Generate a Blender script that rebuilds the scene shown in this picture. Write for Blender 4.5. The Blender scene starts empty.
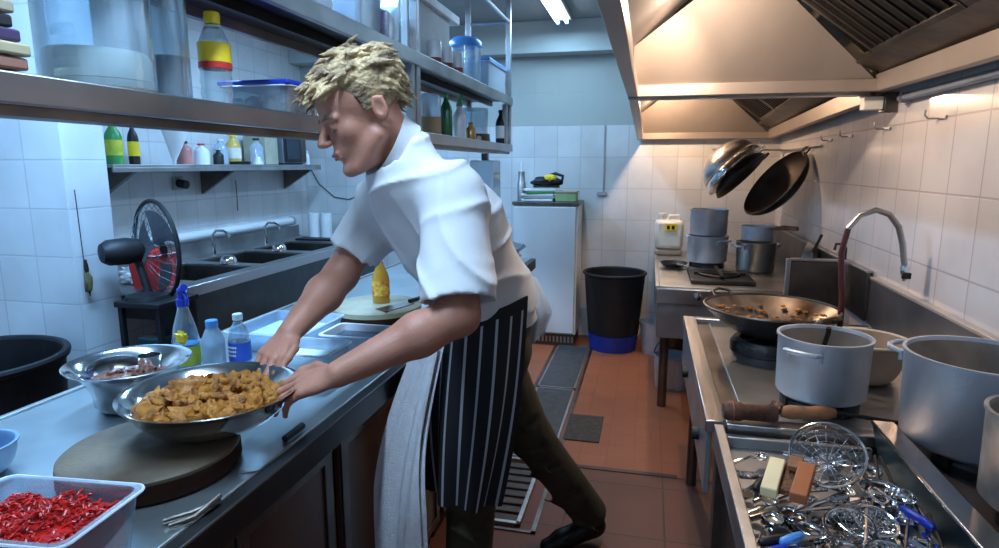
import bpy, math, random
import numpy as np
from mathutils import Vector, Matrix, noise
PI = math.pi
SC = bpy.context.scene
COL = SC.collection
rnd = random.Random(7)

# ---------------------------------------------------------------- materials
def nt(name):
    m = bpy.data.materials.new(name); m.use_nodes = True
    t = m.node_tree; b = t.nodes['Principled BSDF']
    return m, t, b
def noise_bump(t, b, scale, strength, stretch=None, detail=3):
    tc = t.nodes.new('ShaderNodeTexCoord'); n = t.nodes.new('ShaderNodeTexNoise')
    n.inputs['Scale'].default_value = scale; n.inputs['Detail'].default_value = detail
    src = tc.outputs['Object']
    if stretch:
        mp = t.nodes.new('ShaderNodeMapping'); mp.inputs['Scale'].default_value = stretch
        t.links.new(src, mp.inputs[0]); src = mp.outputs[0]
    t.links.new(src, n.inputs['Vector'])
    bp = t.nodes.new('ShaderNodeBump'); bp.inputs['Strength'].default_value = strength
    bp.inputs['Distance'].default_value = .01
    t.links.new(n.outputs['Fac'], bp.inputs['Height']); t.links.new(bp.outputs[0], b.inputs['Normal'])
    return n, bp
def mat(name, c, rough=.5, metal=0., vary=.12, scale=8, bump=.0, bscale=60, emit=None, estr=0, trans=0, stretch=None, spec=None, c2=None, sss=0, coat=0):
    m, t, b = nt(name)
    b.inputs['Roughness'].default_value = rough; b.inputs['Metallic'].default_value = metal
    if spec is not None: b.inputs['Specular IOR Level'].default_value = spec
    if coat: b.inputs['Coat Weight'].default_value = coat
    if sss:
        b.inputs['Subsurface Weight'].default_value = sss; b.inputs['Subsurface Radius'].default_value = (.012, .005, .003)
        b.inputs['Subsurface Scale'].default_value = 1
    tc = t.nodes.new('ShaderNodeTexCoord'); n = t.nodes.new('ShaderNodeTexNoise'); r = t.nodes.new('ShaderNodeMix')
    r.data_type = 'RGBA'
    n.inputs['Scale'].default_value = scale; n.inputs['Detail'].default_value = 4
    src = tc.outputs['Object']
    if stretch:
        mp = t.nodes.new('ShaderNodeMapping'); mp.inputs['Scale'].default_value = stretch
        t.links.new(src, mp.inputs[0]); src = mp.outputs[0]
    t.links.new(src, n.inputs['Vector'])
    if c2 is None:
        ca = tuple(min(1, x*(1+vary)) for x in c); cb = tuple(x*(1-vary) for x in c)
    else: ca, cb = c, c2
    r.inputs[6].default_value = (*ca, 1); r.inputs[7].default_value = (*cb, 1)
    mr = t.nodes.new('ShaderNodeMapRange'); mr.inputs[1].default_value = .35; mr.inputs[2].default_value = .65
    t.links.new(n.outputs['Fac'], mr.inputs[0]); t.links.new(mr.outputs[0], r.inputs[0])
    t.links.new(r.outputs[2], b.inputs['Base Color'])
    if bump: noise_bump(t, b, bscale, bump, stretch)
    if emit: b.inputs['Emission Color'].default_value = (*emit, 1); b.inputs['Emission Strength'].default_value = estr
    if trans: b.inputs['Transmission Weight'].default_value = trans
    return m
def clear(name, tint=(.85, .93, .97), gloss=.18, diff=.12, dcol=(.7, .8, .85), rough=.08):
    m = bpy.data.materials.new(name); m.use_nodes = True; t = m.node_tree; t.nodes.clear()
    o = t.nodes.new('ShaderNodeOutputMaterial'); tr = t.nodes.new('ShaderNodeBsdfTransparent'); g = t.nodes.new('ShaderNodeBsdfGlossy')
    d = t.nodes.new('ShaderNodeBsdfDiffuse'); m1 = t.nodes.new('ShaderNodeMixShader'); m2 = t.nodes.new('ShaderNodeMixShader')
    lw = t.nodes.new('ShaderNodeLayerWeight'); lw.inputs[0].default_value = .35
    mth = t.nodes.new('ShaderNodeMath'); mth.operation = 'MULTIPLY_ADD'; mth.inputs[1].default_value = .6; mth.inputs[2].default_value = gloss*.5
    tr.inputs[0].default_value = (*tint, 1); g.inputs['Roughness'].default_value = rough; d.inputs[0].default_value = (*dcol, 1)
    t.links.new(lw.outputs['Facing'], mth.inputs[0]); t.links.new(mth.outputs[0], m1.inputs[0])
    t.links.new(tr.outputs[0], m1.inputs[1]); t.links.new(g.outputs[0], m1.inputs[2])
    m2.inputs[0].default_value = diff; t.links.new(m1.outputs[0], m2.inputs[1]); t.links.new(d.outputs[0], m2.inputs[2])
    t.links.new(m2.outputs[0], o.inputs[0])
    return m
def tiles(name, axes, w, h, col, grout, off=(0, 0), rough=.25, top=None, paint=None, vary=.05, msize=.004, split=None):
    """tile grid in world space; axes e.g. 'XZ'; above z=top it is plain paint"""
    m, t, b = nt(name)
    N = t.nodes.new; L = t.links.new
    tc = N('ShaderNodeTexCoord'); sp = N('ShaderNodeSeparateXYZ'); cb = N('ShaderNodeCombineXYZ')
    L(tc.outputs['Object'], sp.inputs[0]); L(sp.outputs[axes[0]], cb.inputs[0]); L(sp.outputs[axes[1]], cb.inputs[1])
    mp = N('ShaderNodeMapping'); mp.inputs['Location'].default_value = (-off[0], -off[1], 0); L(cb.outputs[0], mp.inputs[0])
    br = N('ShaderNodeTexBrick'); br.offset = 0; br.squash = 1
    br.inputs['Scale'].default_value = 1; br.inputs['Brick Width'].default_value = w; br.inputs['Row Height'].default_value = h
    br.inputs['Mortar Size'].default_value = msize; br.inputs['Mortar Smooth'].default_value = .3; br.inputs['Bias'].default_value = 0
    br.inputs['Color1'].default_value = (*[min(1, c*(1+vary)) for c in col], 1); br.inputs['Color2'].default_value = (*[c*(1-vary) for c in col], 1)
    br.inputs['Mortar'].default_value = (*grout, 1); L(mp.outputs[0], br.inputs[0])
    n = N('ShaderNodeTexNoise'); n.inputs['Scale'].default_value = 3.; n.inputs['Detail'].default_value = 5; L(tc.outputs['Object'], n.inputs['Vector'])
    mx = N('ShaderNodeMix'); mx.data_type = 'RGBA'; mx.blend_type = 'MULTIPLY'; mx.inputs[0].default_value = .35
    cr = N('ShaderNodeValToRGB'); cr.color_ramp.elements[0].color = (.6, .58, .55, 1); cr.color_ramp.elements[0].position = .3
    cr.color_ramp.elements[1].color = (1, 1, 1, 1); cr.color_ramp.elements[1].position = .6
    L(n.outputs['Fac'], cr.inputs[0]); L(br.outputs[0], mx.inputs[6]); L(cr.outputs[0], mx.inputs[7])
    out = mx.outputs[2]
    b.inputs['Roughness'].default_value = rough
    bp = N('ShaderNodeBump'); bp.invert = True; bp.inputs['Strength'].default_value = .35; bp.inputs['Distance'].default_value = .004
    L(br.outputs['Fac'], bp.inputs['Height']); L(bp.outputs[0], b.inputs['Normal'])
    if top is not None or split is not None:
        g = N('ShaderNodeMath'); g.operation = 'GREATER_THAN'; g.inputs[1].default_value = top if top is not None else split[1]
        L(sp.outputs['Z' if top is not None else split[0]], g.inputs[0])
        m3 = N('ShaderNodeMix'); m3.data_type = 'RGBA'; L(g.outputs[0], m3.inputs[0]); L(out, m3.inputs[6])
        if top is not None:
            m3.inputs[7].default_value = (*paint, 1)
            ms = N('ShaderNodeMath'); ms.operation = 'MULTIPLY_ADD'; ms.inputs[1].default_value = .35; ms.inputs[2].default_value = rough
            L(g.outputs[0], ms.inputs[0]); L(ms.outputs[0], b.inputs['Roughness'])
        else:
            b2 = N('ShaderNodeTexBrick'); b2.offset = 0
            b2.inputs['Scale'].default_value = 1; b2.inputs['Brick Width'].default_value = split[3]; b2.inputs['Row Height'].default_value = split[3]
            b2.inputs['Mortar Size'].default_value = .003
            c = split[2]
            b2.inputs['Color1'].default_value = (*[x*1.06 for x in c], 1); b2.inputs['Color2'].default_value = (*[x*.94 for x in c], 1)
            b2.inputs['Mortar'].default_value = (*[x*.82 for x in c], 1); L(mp.outputs[0], b2.inputs[0])
            m4 = N('ShaderNodeMix'); m4.data_type = 'RGBA'; m4.blend_type = 'MULTIPLY'; m4.inputs[0].default_value = .4
            L(b2.outputs[0], m4.inputs[6]); L(cr.outputs[0], m4.inputs[7]); L(m4.outputs[2], m3.inputs[7])
        out = m3.outputs[2]
    L(out, b.inputs['Base Color'])
    return m

steel = mat('brushed_steel', (.62, .62, .62), .28, 1, .08, 6, .12, 40, stretch=(1, .06, 1))
steel_dull = mat('dull_steel', (.42, .42, .42), .42, 1, .18, 5, .1, 30)
steel_dark = mat('dark_steel', (.17, .15, .135), .4, 1, .25, 6, .15, 30)
shelf_steel = mat('shelf_steel', (.34, .35, .37), .33, 1, .15, 4, .08, 30)
steel_black = mat('black_steel', (.055, .05, .045), .45, .9, .2, 8)
fascia_shaded_steel = mat('fascia_shaded_steel', (.20, .185, .175), .45, .8, .08, 3)  # darker than the hood steel: the inner fascia's weaker light is in the colour
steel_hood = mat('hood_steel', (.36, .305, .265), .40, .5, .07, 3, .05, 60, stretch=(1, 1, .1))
chrome = mat('polished_steel', (.78, .78, .78), .12, 1, .04, 4)
alu = mat('worn_aluminium', (.62, .70, .80), .50, .75, .10, 7, .1, 90)
alu_in = mat('stained_pot_inside', (.42, .38, .34), .5, .6, .2, 9)
iron = mat('black_iron', (.018, .016, .015), .45, .3, .4, 14, .3, 60)
blackp = mat('black_plastic', (.006, .006, .008), .55, 0, .3, 10, .05)
wokin = mat('seasoned_wok', (.10, .055, .03), .35, .7, .5, 9, c2=(.30, .25, .2))
wood = mat('chopping_wood', (.15, .105, .06), .6, 0, .25, 6, .25, 40, c2=(.075, .05, .03), stretch=(1, 1, .3))
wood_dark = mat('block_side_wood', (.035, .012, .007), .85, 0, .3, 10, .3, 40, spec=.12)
woodh = mat('wooden_handle', (.30, .12, .05), .5, 0, .3, 12, .2, 60)
rust = mat('rusty_brown', (.13, .045, .02), .6, .1, .5, 30, .4, 80, c2=(.05, .018, .01))
brown = mat('cabinet_laminate', (.085, .042, .024), .35, 0, .25, 5, .1, 20, stretch=(1, 1, .15))
white = mat('white_enamel', (.72, .74, .76), .35, 0, .04, 3)
cream = mat('cream_plastic', (.75, .72, .62), .4, 0, .05, 4)
grey = mat('grey_plastic', (.35, .36, .38), .5, 0, .1, 4)
paintc = mat('ceiling_paint', (.32, .35, .35), .8, 0, .05, 2, .1, 20)
pale = mat('beam_paint', (.46, .52, .52), .8, 0, .05, 2)
blue = mat('blue_plastic', (.01, .04, .45), .3, 0, .1, 4)
bluel = mat('light_blue_plastic', (.10, .32, .75), .3, 0, .1, 4)
bluebin = mat('blue_bin_plastic', (.01, .03, .28), .4, 0, .1, 4)
red = mat('red_plastic', (.55, .025, .02), .4, 0, .2, 8)
chili = mat('chopped_red_chilli', (.62, .018, .012), .3, 0, .3, 60, .2, 120, c2=(.32, .008, .008))
yellow = mat('yellow_plastic', (.85, .60, .02), .4, 0, .1, 6)
green = mat('green_plastic', (.05, .30, .08), .4, 0, .2, 6)
lime = mat('lime_label', (.35, .55, .05), .5, 0, .2, 20, c2=(.75, .65, .05))
pink = mat('pink_plastic', (.75, .25, .45), .5, 0, .15, 12)
card = mat('brown_cardboard', (.38, .25, .14), .8, 0, .15, 9)
paper = mat('white_paper', (.75, .76, .76), .8, 0, .05, 9)
fried = mat('fried_batter', (.50, .20, .018), .55, 0, .3, 34, .8, 80, c2=(.20, .062, .008))
sauce = mat('red_brown_sauce', (.16, .035, .015), .25, 0, .5, 30, .4, 70, c2=(.32, .13, .08))
skin = mat('skin', (.50, .225, .15), .5, 0, .1, 14, .12, 160, sss=.1, c2=(.43, .18, .115))
lipm = mat('lips', (.35, .10, .085), .45, 0, .1, 20)
hairm = mat('blond_hair', (.56, .39, .195), .55, 0, .2, 26, .8, 90, c2=(.12, .072, .035), stretch=(1, 1, 1))
browm = mat('brow_hair', (.22, .14, .08), .7, 0, .2, 60)
cloth = mat('white_cotton', (.68, .69, .71), .85, 0, .03, 6, .12, 30)
towelm = mat('white_towel', (.78, .79, .84), .95, 0, .04, 40, .5, 220)
olive = mat('olive_trousers', (.055, .048, .028), .9, 0, .25, 9, .3, 40)
shoe = mat('black_leather', (.012, .011, .011), .45, 0, .2, 9)
plastic = clear('clear_plastic')
plastic2 = clear('cloudy_plastic', gloss=.2, diff=.38, dcol=(.62, .72, .85))
plastic3 = clear('slightly_cloudy_plastic', gloss=.2, diff=.16, dcol=(.62, .70, .85))
glassm = clear('glass', (.9, .97, .96), .3, .05)
water = clear('bottle_water', (.75, .88, .95), .3, .25, (.55, .7, .8))
oil = mat('amber_sauce', (.45, .22, .02), .2, 0, .2, 8, coat=.5)
dishes = mat('white_crockery', (.62, .62, .58), .3, 0, .03, 4)
cable = mat('pale_cable', (.4, .42, .42), .6)
tube_e = mat('lit_tube', (.9, .95, 1), .5, emit=(.70, .86, 1.), estr=9)
bulb_e = mat('lit_bulb', (1, .9, .7), .5, emit=(1., .72, .42), estr=14)
def stripes():
    m, t, b = nt('striped_apron')
    N = t.nodes.new; L = t.links.new
    uv = N('ShaderNodeUVMap'); sp = N('ShaderNodeSeparateXYZ'); L(uv.outputs[0], sp.inputs[0])
    mu = N('ShaderNodeMath'); mu.operation = 'MULTIPLY'; mu.inputs[1].default_value = 14.5; L(sp.outputs[0], mu.inputs[0])
    fr = N('ShaderNodeMath'); fr.operation = 'FRACT'; L(mu.outputs[0], fr.inputs[0])
    lt = N('ShaderNodeMath'); lt.operation = 'LESS_THAN'; lt.inputs[1].default_value = .17; L(fr.outputs[0], lt.inputs[0])
    mx = N('ShaderNodeMix'); mx.data_type = 'RGBA'; L(lt.outputs[0], mx.inputs[0])
    mx.inputs[6].default_value = (.012, .012, .016, 1); mx.inputs[7].default_value = (.42, .43, .46, 1)
    L(mx.outputs[2], b.inputs['Base Color']); b.inputs['Roughness'].default_value = .9
    return m
apronm = stripes()

# ---------------------------------------------------------------- mesh builder
def basis(n):
    n = Vector(n).normalized(); a = Vector((0, 0, 1)) if abs(n.z) < .9 else Vector((1, 0, 0))
    x = a.cross(n).normalized(); return x, n.cross(x), n
class B:
    def __init__(s): s.v = []; s.f = []
    def add(s, v, f):
        o = len(s.v); s.v += [tuple(p) for p in v]; s.f += [tuple(i+o for i in q) for q in f]; return s
    def hexa(s, p):
        return s.add(p, [(0, 3, 2, 1), (4, 5, 6, 7), (0, 1, 5, 4), (1, 2, 6, 5), (2, 3, 7, 6), (3, 0, 4, 7)])
    def box(s, x0, x1, y0, y1, z0, z1):
        return s.hexa([(x0, y0, z0), (x1, y0, z0), (x1, y1, z0), (x0, y1, z0), (x0, y0, z1), (x1, y0, z1), (x1, y1, z1), (x0, y1, z1)])
    def obox(s, c, sx, sy, sz, rz=0, rx=0, ry=0):
        M = Matrix.Translation(c) @ Matrix.Rotation(rz, 4, 'Z') @ Matrix.Rotation(ry, 4, 'Y') @ Matrix.Rotation(rx, 4, 'X')
        h = [(-1, -1, -1), (1, -1, -1), (1, 1, -1), (-1, 1, -1), (-1, -1, 1), (1, -1, 1), (1, 1, 1), (-1, 1, 1)]
        return s.hexa([M @ Vector((a*sx/2, b*sy/2, d*sz/2)) for a, b, d in h])
    def slab(s, quad, th):
        q = [Vector(p) for p in quad]; n = (q[1]-q[0]).cross(q[3]-q[0]).normalized()*th
        return s.hexa(q+[p+n for p in q])
    def cyl(s, p0, p1, r0, r1=None, n=24, cap=True):
        r1 = r0 if r1 is None else r1
        p0 = Vector(p0); p1 = Vector(p1); x, y, _ = basis(p1-p0); v = []
        for p, r in ((p0, r0), (p1, r1)):
            for i in range(n):
                a = 2*PI*i/n; v.append(p+x*math.cos(a)*r+y*math.sin(a)*r)
        f = [(i, (i+1) % n, n+(i+1) % n, n+i) for i in range(n)]
        if cap: f += [tuple(range(n-1, -1, -1)), tuple(range(n, 2*n))]
        return s.add(v, f)
    def lathe(s, prof, c=(0, 0, 0), n=40, axis=(0, 0, 1), loop=False, sy=1.):
        c = Vector(c); x, y, z = basis(axis); v = []
        for r, h in prof:
            for i in range(n):
                a = 2*PI*i/n; v.append(c+x*math.cos(a)*r+y*math.sin(a)*r*sy+z*h)
        k = len(prof); f = []
        for j in range(k if loop else k-1):
            for i in range(n):
                a, b = j*n+i, j*n+(i+1) % n; q = ((j+1) % k)*n
                f.append((a, b, q+(i+1) % n, q+i))
        return s.add(v, f)
    def tube(s, pts, r, n=8, closed=False):
        pts = [Vector(p) for p in pts]; k = len(pts); v = []; R = r if isinstance(r, (list, tuple)) else [r]*k
        px = None
        for j, p in enumerate(pts):
            d = (pts[(j+1) % k]-pts[j-1]) if closed else (pts[min(j+1, k-1)]-pts[max(j-1, 0)])
            d.normalize()
            if px is None: px = basis(d)[0]
            px = (px-d*px.dot(d)).normalized(); py = d.cross(px)
            for i in range(n):
                a = 2*PI*i/n; v.append(p+(px*math.cos(a)+py*math.sin(a))*R[j])
        f = []
        for j in range(k if closed else k-1):
            q = ((j+1) % k)*n
            for i in range(n): f.append((j*n+i, j*n+(i+1) % n, q+(i+1) % n, q+i))
        if not closed: f += [tuple(range(n-1, -1, -1)), tuple(range((k-1)*n, k*n))]
        return s.add(v, f)
    def ring(s, c, R, r, axis=(0, 0, 1), n=40, m=8):
        x, y, _ = basis(axis); c = Vector(c)
        return s.tube([c+x*math.cos(2*PI*i/n)*R+y*math.sin(2*PI*i/n)*R for i in range(n)], r, m, True)
    def blob(s, c, r, amp=.15, fr=2., seed=0, n=12, rot=None):
        r = (r, r, r) if isinstance(r, (int, float)) else r; v = []; f = []; m = n//2+1
        for j in range(m+1):
            for i in range(n):
                a = 2*PI*i/n; t = PI*j/m; d = Vector((math.sin(t)*math.cos(a), math.sin(t)*math.sin(a), math.cos(t)))
                k = 1+amp*noise.noise(d*fr+Vector((seed*3.7, seed*1.3, 0)))*1.8
                p = Vector((d.x*r[0]*k, d.y*r[1]*k, d.z*r[2]*k))
                if rot is not None: p = rot @ p
                v.append(Vector(c)+p)
        for j in range(m):
            for i in range(n): f.append((j*n+i, (j+1)*n+i, (j+1)*n+(i+1) % n, j*n+(i+1) % n))
        return s.add(v, f)
    def grid(s, fn, nu, nv, th=.004):
        P = [[Vector(fn(i/nu, j/nv)) for i in range(nu+1)] for j in range(nv+1)]; v = []; f = []
        for side in (0, 1):
            for j in range(nv+1):
                for i in range(nu+1):
                    du = P[j][min(i+1, nu)]-P[j][max(i-1, 0)]; dv = P[min(j+1, nv)][i]-P[max(j-1, 0)][i]
                    nn = du.cross(dv).normalized(); v.append(P[j][i]+nn*(th*side))
        W = nu+1; O = W*(nv+1)
        for j in range(nv):
            for i in range(nu):
                a = j*W+i; f.append((a, a+W, a+W+1, a+1)); f.append((O+a, O+a+1, O+a+W+1, O+a+W))
        for i in range(nu):
            f.append((i, i+1, O+i+1, O+i)); b = nv*W+i; f.append((b+1, b, O+b, O+b+1))
        for j in range(nv):
            a = j*W; f.append((a+W, a, O+a, O+a+W)); b = j*W+nu; f.append((b, b+W, O+b+W, O+b))
        s.uvs = (nu, nv)
        return s.add(v, f)
    def t(s, M): s.v = [tuple(M @ Vector(p)) for p in s.v]; return s
def link(name, bm, m, parent=None, bevel=0, sharp=35, off=None):
    me = bpy.data.meshes.new(name)
    v = bm.v
    if off is not None: v = [(p[0]-off[0], p[1]-off[1], p[2]-off[2]) for p in v]
    me.from_pydata(v, [], bm.f); me.materials.append(m)
    me.polygons.foreach_set('use_smooth', [True]*len(me.polygons)); me.set_sharp_from_angle(angle=math.radians(sharp))
    me.update()
    o = bpy.data.objects.new(name, me); COL.objects.link(o)
    if parent is not None: o.parent = parent
    if bevel:
        b = o.modifiers.new('bevel', 'BEVEL'); b.width = bevel; b.segments = 2; b.limit_method = 'ANGLE'; b.angle_limit = .7
    return o
def struct(name, bm, m, bevel=0, parent=None):
    o = link(name, bm, m, parent, bevel)
    if parent is None: o['kind'] = 'structure'
    return o
def tag(o, label, cat, group=None, kind=None):
    o['label'] = label; o['category'] = cat
    if group: o['group'] = group
    if kind: o['kind'] = kind
    return o
def thing(name, label, cat, loc=(0, 0, 0), group=None, rot=None):
    o = bpy.data.objects.new(name, None); COL.objects.link(o); o.location = loc; o.empty_display_size = .05
    if rot: o.rotation_euler = rot
    return tag(o, label, cat, group)
def part(root, name, bm, m, bevel=0, label=None, world=True, sharp=35, parent=None):
    """a part given in world coordinates (root unrotated) or in the root's own frame"""
    o = link(name, bm, m, parent or root, bevel, sharp, off=root.location if world else None)
    if label: o['label'] = label
    return o
def solo(name, bm, m, label, cat, group=None, bevel=0, sharp=35, loc=None, kind=None):
    o = link(name, bm, m, None, bevel, sharp, off=loc)
    if loc is not None: o.location = loc
    return tag(o, label, cat, group, kind)
def dup(root, loc, label=None, rot=None):
    r = root.copy(); COL.objects.link(r); r.location = loc
    if rot is not None: r.rotation_euler = rot
    if label: r['label'] = label
    for ch in list(root.children):
        c = ch.copy(); COL.objects.link(c); c.parent = r
        for g in list(ch.children):
            d = g.copy(); COL.objects.link(d); d.parent = c
    return r
def arc(c, r, a0, a1, n, ex, ey):
    c = Vector(c); ex = Vector(ex); ey = Vector(ey)
    return [c+ex*math.cos(a0+(a1-a0)*i/n)*r+ey*math.sin(a0+(a1-a0)*i/n)*r for i in range(n+1)]

# ---------------------------------------------------------------- camera
cd = bpy.data.cameras.new('camera'); cam = bpy.data.objects.new('camera', cd); COL.objects.link(cam)
cd.sensor_width = 36; cd.lens = 620/999*36; cd.clip_start = .02
cam.location = (0, 0, 1.5); cam.rotation_euler = (math.radians(90-9.971), 0, math.radians(13.446))
SC.camera = cam

# ---------------------------------------------------------------- the room
wt = (.66, .67, .68)
struct('floor', B().box(-3.2, 1.0, -1.0, 5.4, -.1, 0), tiles('terracotta_tiles', 'XY', .42, .42, (.125, .036, .02), (.05, .02, .014), (.12, 2.38), .55, vary=.12, msize=.004, split=('Y', 2.93, (.34, .105, .042), .14)))
struct('wall_right', B().box(1.0, 1.1, -1.1, 5.5, 0, 2.65), tiles('wall_tiles_side', 'YZ', .225, .265, (.66, .62, .61), (.50, .45, .44), (2.23, 1.135), .15))
struct('wall_back', B().box(-3.2, 1.0, 5.4, 5.5, 0, 2.65), tiles('wall_tiles_back', 'XZ', .2, .265, (.62, .63, .64), (.50, .51, .52), (-.38, 1.83), top=1.83, paint=(.38, .41, .39)))
struct('wall_left', B().box(-3.3, -3.2, -1.1, 5.5, 0, 2.65), tiles('wall_tiles_left', 'YZ', .2, .2, wt, (.52, .54, .56), (.1, .05)))
struct('wall_near', B().box(-3.2, 1.0, -1.1, -1.0, 0, 2.65), tiles('wall_tiles_near', 'XZ', .2, .2, wt, (.52, .54, .56)))
struct('ceiling', B().box(-3.3, 1.1, -1.1, 5.5, 2.65, 2.75), paintc)
struct('trim_1', B().box(-3.2, 1.0, 5.22, 5.4, 2.40, 2.65), pale, .004)
wc = struct('wall_column', B().box(-3.2, -2.3, 2.06, 2.27, 0, 2.65), tiles('column_tiles', 'XZ', .2, .2, (.62, .66, .70), (.52, .56, .60), (-2.3, .12)), .004)
wc.data.materials.append(tiles('column_tiles_side', 'YZ', .21, .2, (.62, .66, .70), (.52, .56, .60), (2.06, .12)))
for p in wc.data.polygons:
    if abs(p.normal.x) > .9: p.material_index = 1
struct('trim_2', B().box(-.386, -.374, 5.385, 5.4, 1.28, 1.83).box(-.43, -.35, 5.38, 5.4, 1.245, 1.275), grey, .002)
struct('trim_3', B().box(-.42, .19, 2.915, 2.945, 0, .004), mat('floor_strip', (.06, .04, .035), .5, .3))
struct('trim_4', B().box(-.72, -.40, 2.3, 2.315, 0, .006).box(-.72, -.40, 5.02, 5.035, 0, .006).box(-.72, -.7, 2.3, 5.03, 0, .006).box(-.42, -.40, 2.3, 5.03, 0, .006), steel_dark)

# floor drain: removable covers
drainm = mat('drain_cover_grey', (.065, .068, .07), .55, .2, .2, 20, .3, 80)
def drain_cover(y0, y1, label):
    t = thing('drain_cover', label, 'drain cover', (-.56, y0, 0), 'covers along the floor drain')
    b = B().box(-.69, -.43, y0, y0+.012, .001, .012).box(-.69, -.43, y1-.012, y1, .001, .012).box(-.69, -.678, y0, y1, .001, .012).box(-.442, -.43, y0, y1, .001, .012)
    part(t, 'frame', b, steel_dull)
    part(t, 'plate', B().box(-.677, -.443, y0+.013, y1-.013, .001, .009), drainm)
for y0, y1, l in ((4.0, 5.01, 'long dark grey drain cover farthest away, beside the white cabinet'), (2.95, 3.98, 'long dark grey drain cover beside the small square floor hatch')):
    drain_cover(y0, y1, l)
t = thing('drain_grate', 'slatted steel drain grate just behind the apron of the cook', 'drain grate', (-.58, 2.33, 0))
part(t, 'frame', B().box(-.69, -.47, 2.33, 2.35, .001, .02).box(-.69, -.47, 2.90, 2.92, .001, .02).box(-.69, -.67, 2.33, 2.92, .001, .02).box(-.49, -.47, 2.33, 2.92, .001, .02), steel_dull, .002)
b = B()
for i in range(8): b.box(-.668, -.492, 2.362+i*.067, 2.405+i*.067, .003, .012)
part(t, 'slats', b, drainm, .002)
solo('floor_hatch', B().box(-.45, -.25, 3.22, 3.58, .001, .008), mat('hatch_stone', (.06, .05, .04), .8, 0, .3, 40, .4, 90), 'small square dark floor hatch beside the long drain cover', 'floor hatch', bevel=.003).location = (.04, 0, 0)

# ---------------------------------------------------------------- extractor hoods
def hood(y0, y1, zb, label, ny, lamp, drop=0):
    t = thing('extractor_hood', label, 'extractor hood', (.45, y0, zb), 'extractor hoods over the ranges')
    xl, xr = -.11, .985
    rim = B()
    rim.box(xl, xl+.045, y0, y1, zb, zb+.05).hexa([(xr-.09, y0, zb-.035), (xr-.05, y0, zb-.035), (xr-.05, y1, zb), (xr-.09, y1, zb), (xr-.09, y0, zb+.05), (xr-.05, y0, zb+.05), (xr-.05, y1, zb+.07), (xr-.09, y1, zb+.07)])
    rim.box(xl, xr-.05, y0, y0+.04, zb, zb+.05).box(xl, xr-.05, y1-.04, y1, zb, zb+.05)
    part(t, 'rim', rim, steel_hood, .003)
    f = B().box(xl, xl+.012, y0, y1, zb+.05, 2.62)
    part(t, 'outer_panel', f, steel_dull, .002)
    z = zb
    # inner fascia: vertical then folding inwards
    f = B()
    f.hexa([(xl+.014, y0+.01, z+.05), (xl+.022, y0+.01, z+.05), (xl+.022, y1-.01, z+.05), (xl+.014, y1-.01, z+.05), (xl+.014, y0+.01, z+.2), (xl+.022, y0+.01, z+.2), (xl+.022, y1-.01, z+.2), (xl+.014, y1-.01, z+.2)])
    f.slab([(xl+.014, y0+.01, z+.2), (xl+.014, y1-.01, z+.2), (.24, y1-.24, z+.47), (.24, y0+.24, z+.47)], .006)
    part(t, 'inner_fascia', f, fascia_shaded_steel)
    # sloping end panels
    for nm, ya, yb in (('end_panel', y1-.03, y1-.26), ('end_panel', y0+.03, y0+.26)):
        ym = ya+(yb-ya)*.15/.35; sg = .006 if ya > yb else -.006
        p = [(xl+.024, ya, z+.05), (xr-.10, ya, z+.05), (.44, yb, z+.40), (.22, yb, z+.40), (xl+.024, ym, z+.20)]
        e = B().add(p+[(q[0], q[1]+sg, q[2]) for q in p], [(0, 1, 2, 3, 4), (9, 8, 7, 6, 5)]+[(i, i+5, (i+1) % 5+5, (i+1) % 5) for i in range(5)])
        part(t, nm, e, steel_hood)
    # wall side: gutter band and baffle filters
    w = B()
    w.slab([(xr-.055, y0+.03, z+.07), (xr-.055, y1-.03, z+.07), (.80, y1-.06, z+.115), (.80, y0+.06, z+.115)], -.006)
    w.box(xr-.055, xr-.05, y0, y1, z+.0, z+.3)
    part(t, 'filter_channel', w, steel_dark)
    fl = B().slab([(.83, y0+.06, z+.15), (.83, y1-.06, z+.15), (.44, y1-.22, z+.43), (.44, y0+.22, z+.43)], .01)
    part(t, 'filter_backing', fl, mat('filter_black', (.012, .011, .01), .5, .4))
    # slats running up the slope, in framed filter units
    n = ny; L = (y1-.30)-(y0+.30)
    for k in range(n):
        a = y0+.30+k*L/n; c = a+L/n-.01
        P = lambda yy, s, up: (.80-.36*s-up*.55, yy, z+.115+.27*s-up*.8+.0)
        g = B()
        def bar(ya, yb, s0, s1, h=.012):
            g.hexa([P(ya, s0, h), P(yb, s0, h), P(yb, s0, 0), P(ya, s0, 0), P(ya, s1, h), P(yb, s1, h), P(yb, s1, 0), P(ya, s1, 0)])
        bar(a, c, 0, .05); bar(a, c, .93, .98); bar(a, a+.02, .05, .93); bar(c-.02, c, .05, .93)
        fu = part(t, 'grease_filter', g, steel_dark, .001)
        g = B(); ns = 9
        for i in range(ns):
            yy = a+.03+(c-a-.06)*(i+.5)/ns; bar(yy-.008, yy+.008, .05, .93, .008)
        part(t, 'baffles', g, steel_black, parent=fu)
    part(t, 'top_panel', B().box(.2, .5, y0+.2, y1-.2, z+.475, z+.485), steel_dark)
    for o in t.children_recursive:          # the far hood hangs a little lower towards the back wall
        for v in o.data.vertices: v.co.z -= drop*v.co.y/(y1-y0)
    lx, ly, lz = lamp
    part(t, 'lamp_cage', B().lathe([(.05, .05), (.055, .02), (.045, 0)], (lx, ly, lz+.03), 20), steel_dark)
    part(t, 'lamp_bulb', B().lathe([(.0, -.05), (.02, -.045), (.032, -.02), (.028, .01), (.012, .04)], (lx, ly, lz), 16), bulb_e)
    return t
hood(.25, 2.97, 1.80, 'large steel extractor hood nearest the camera with sloping bright end panel', 3, (.13, 2.40, 2.17))
hood(3.07, 5.37, 1.80, 'farther steel extractor hood against the back wall above the far range', 3, (.08, 4.88, 2.06), .095)
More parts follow.
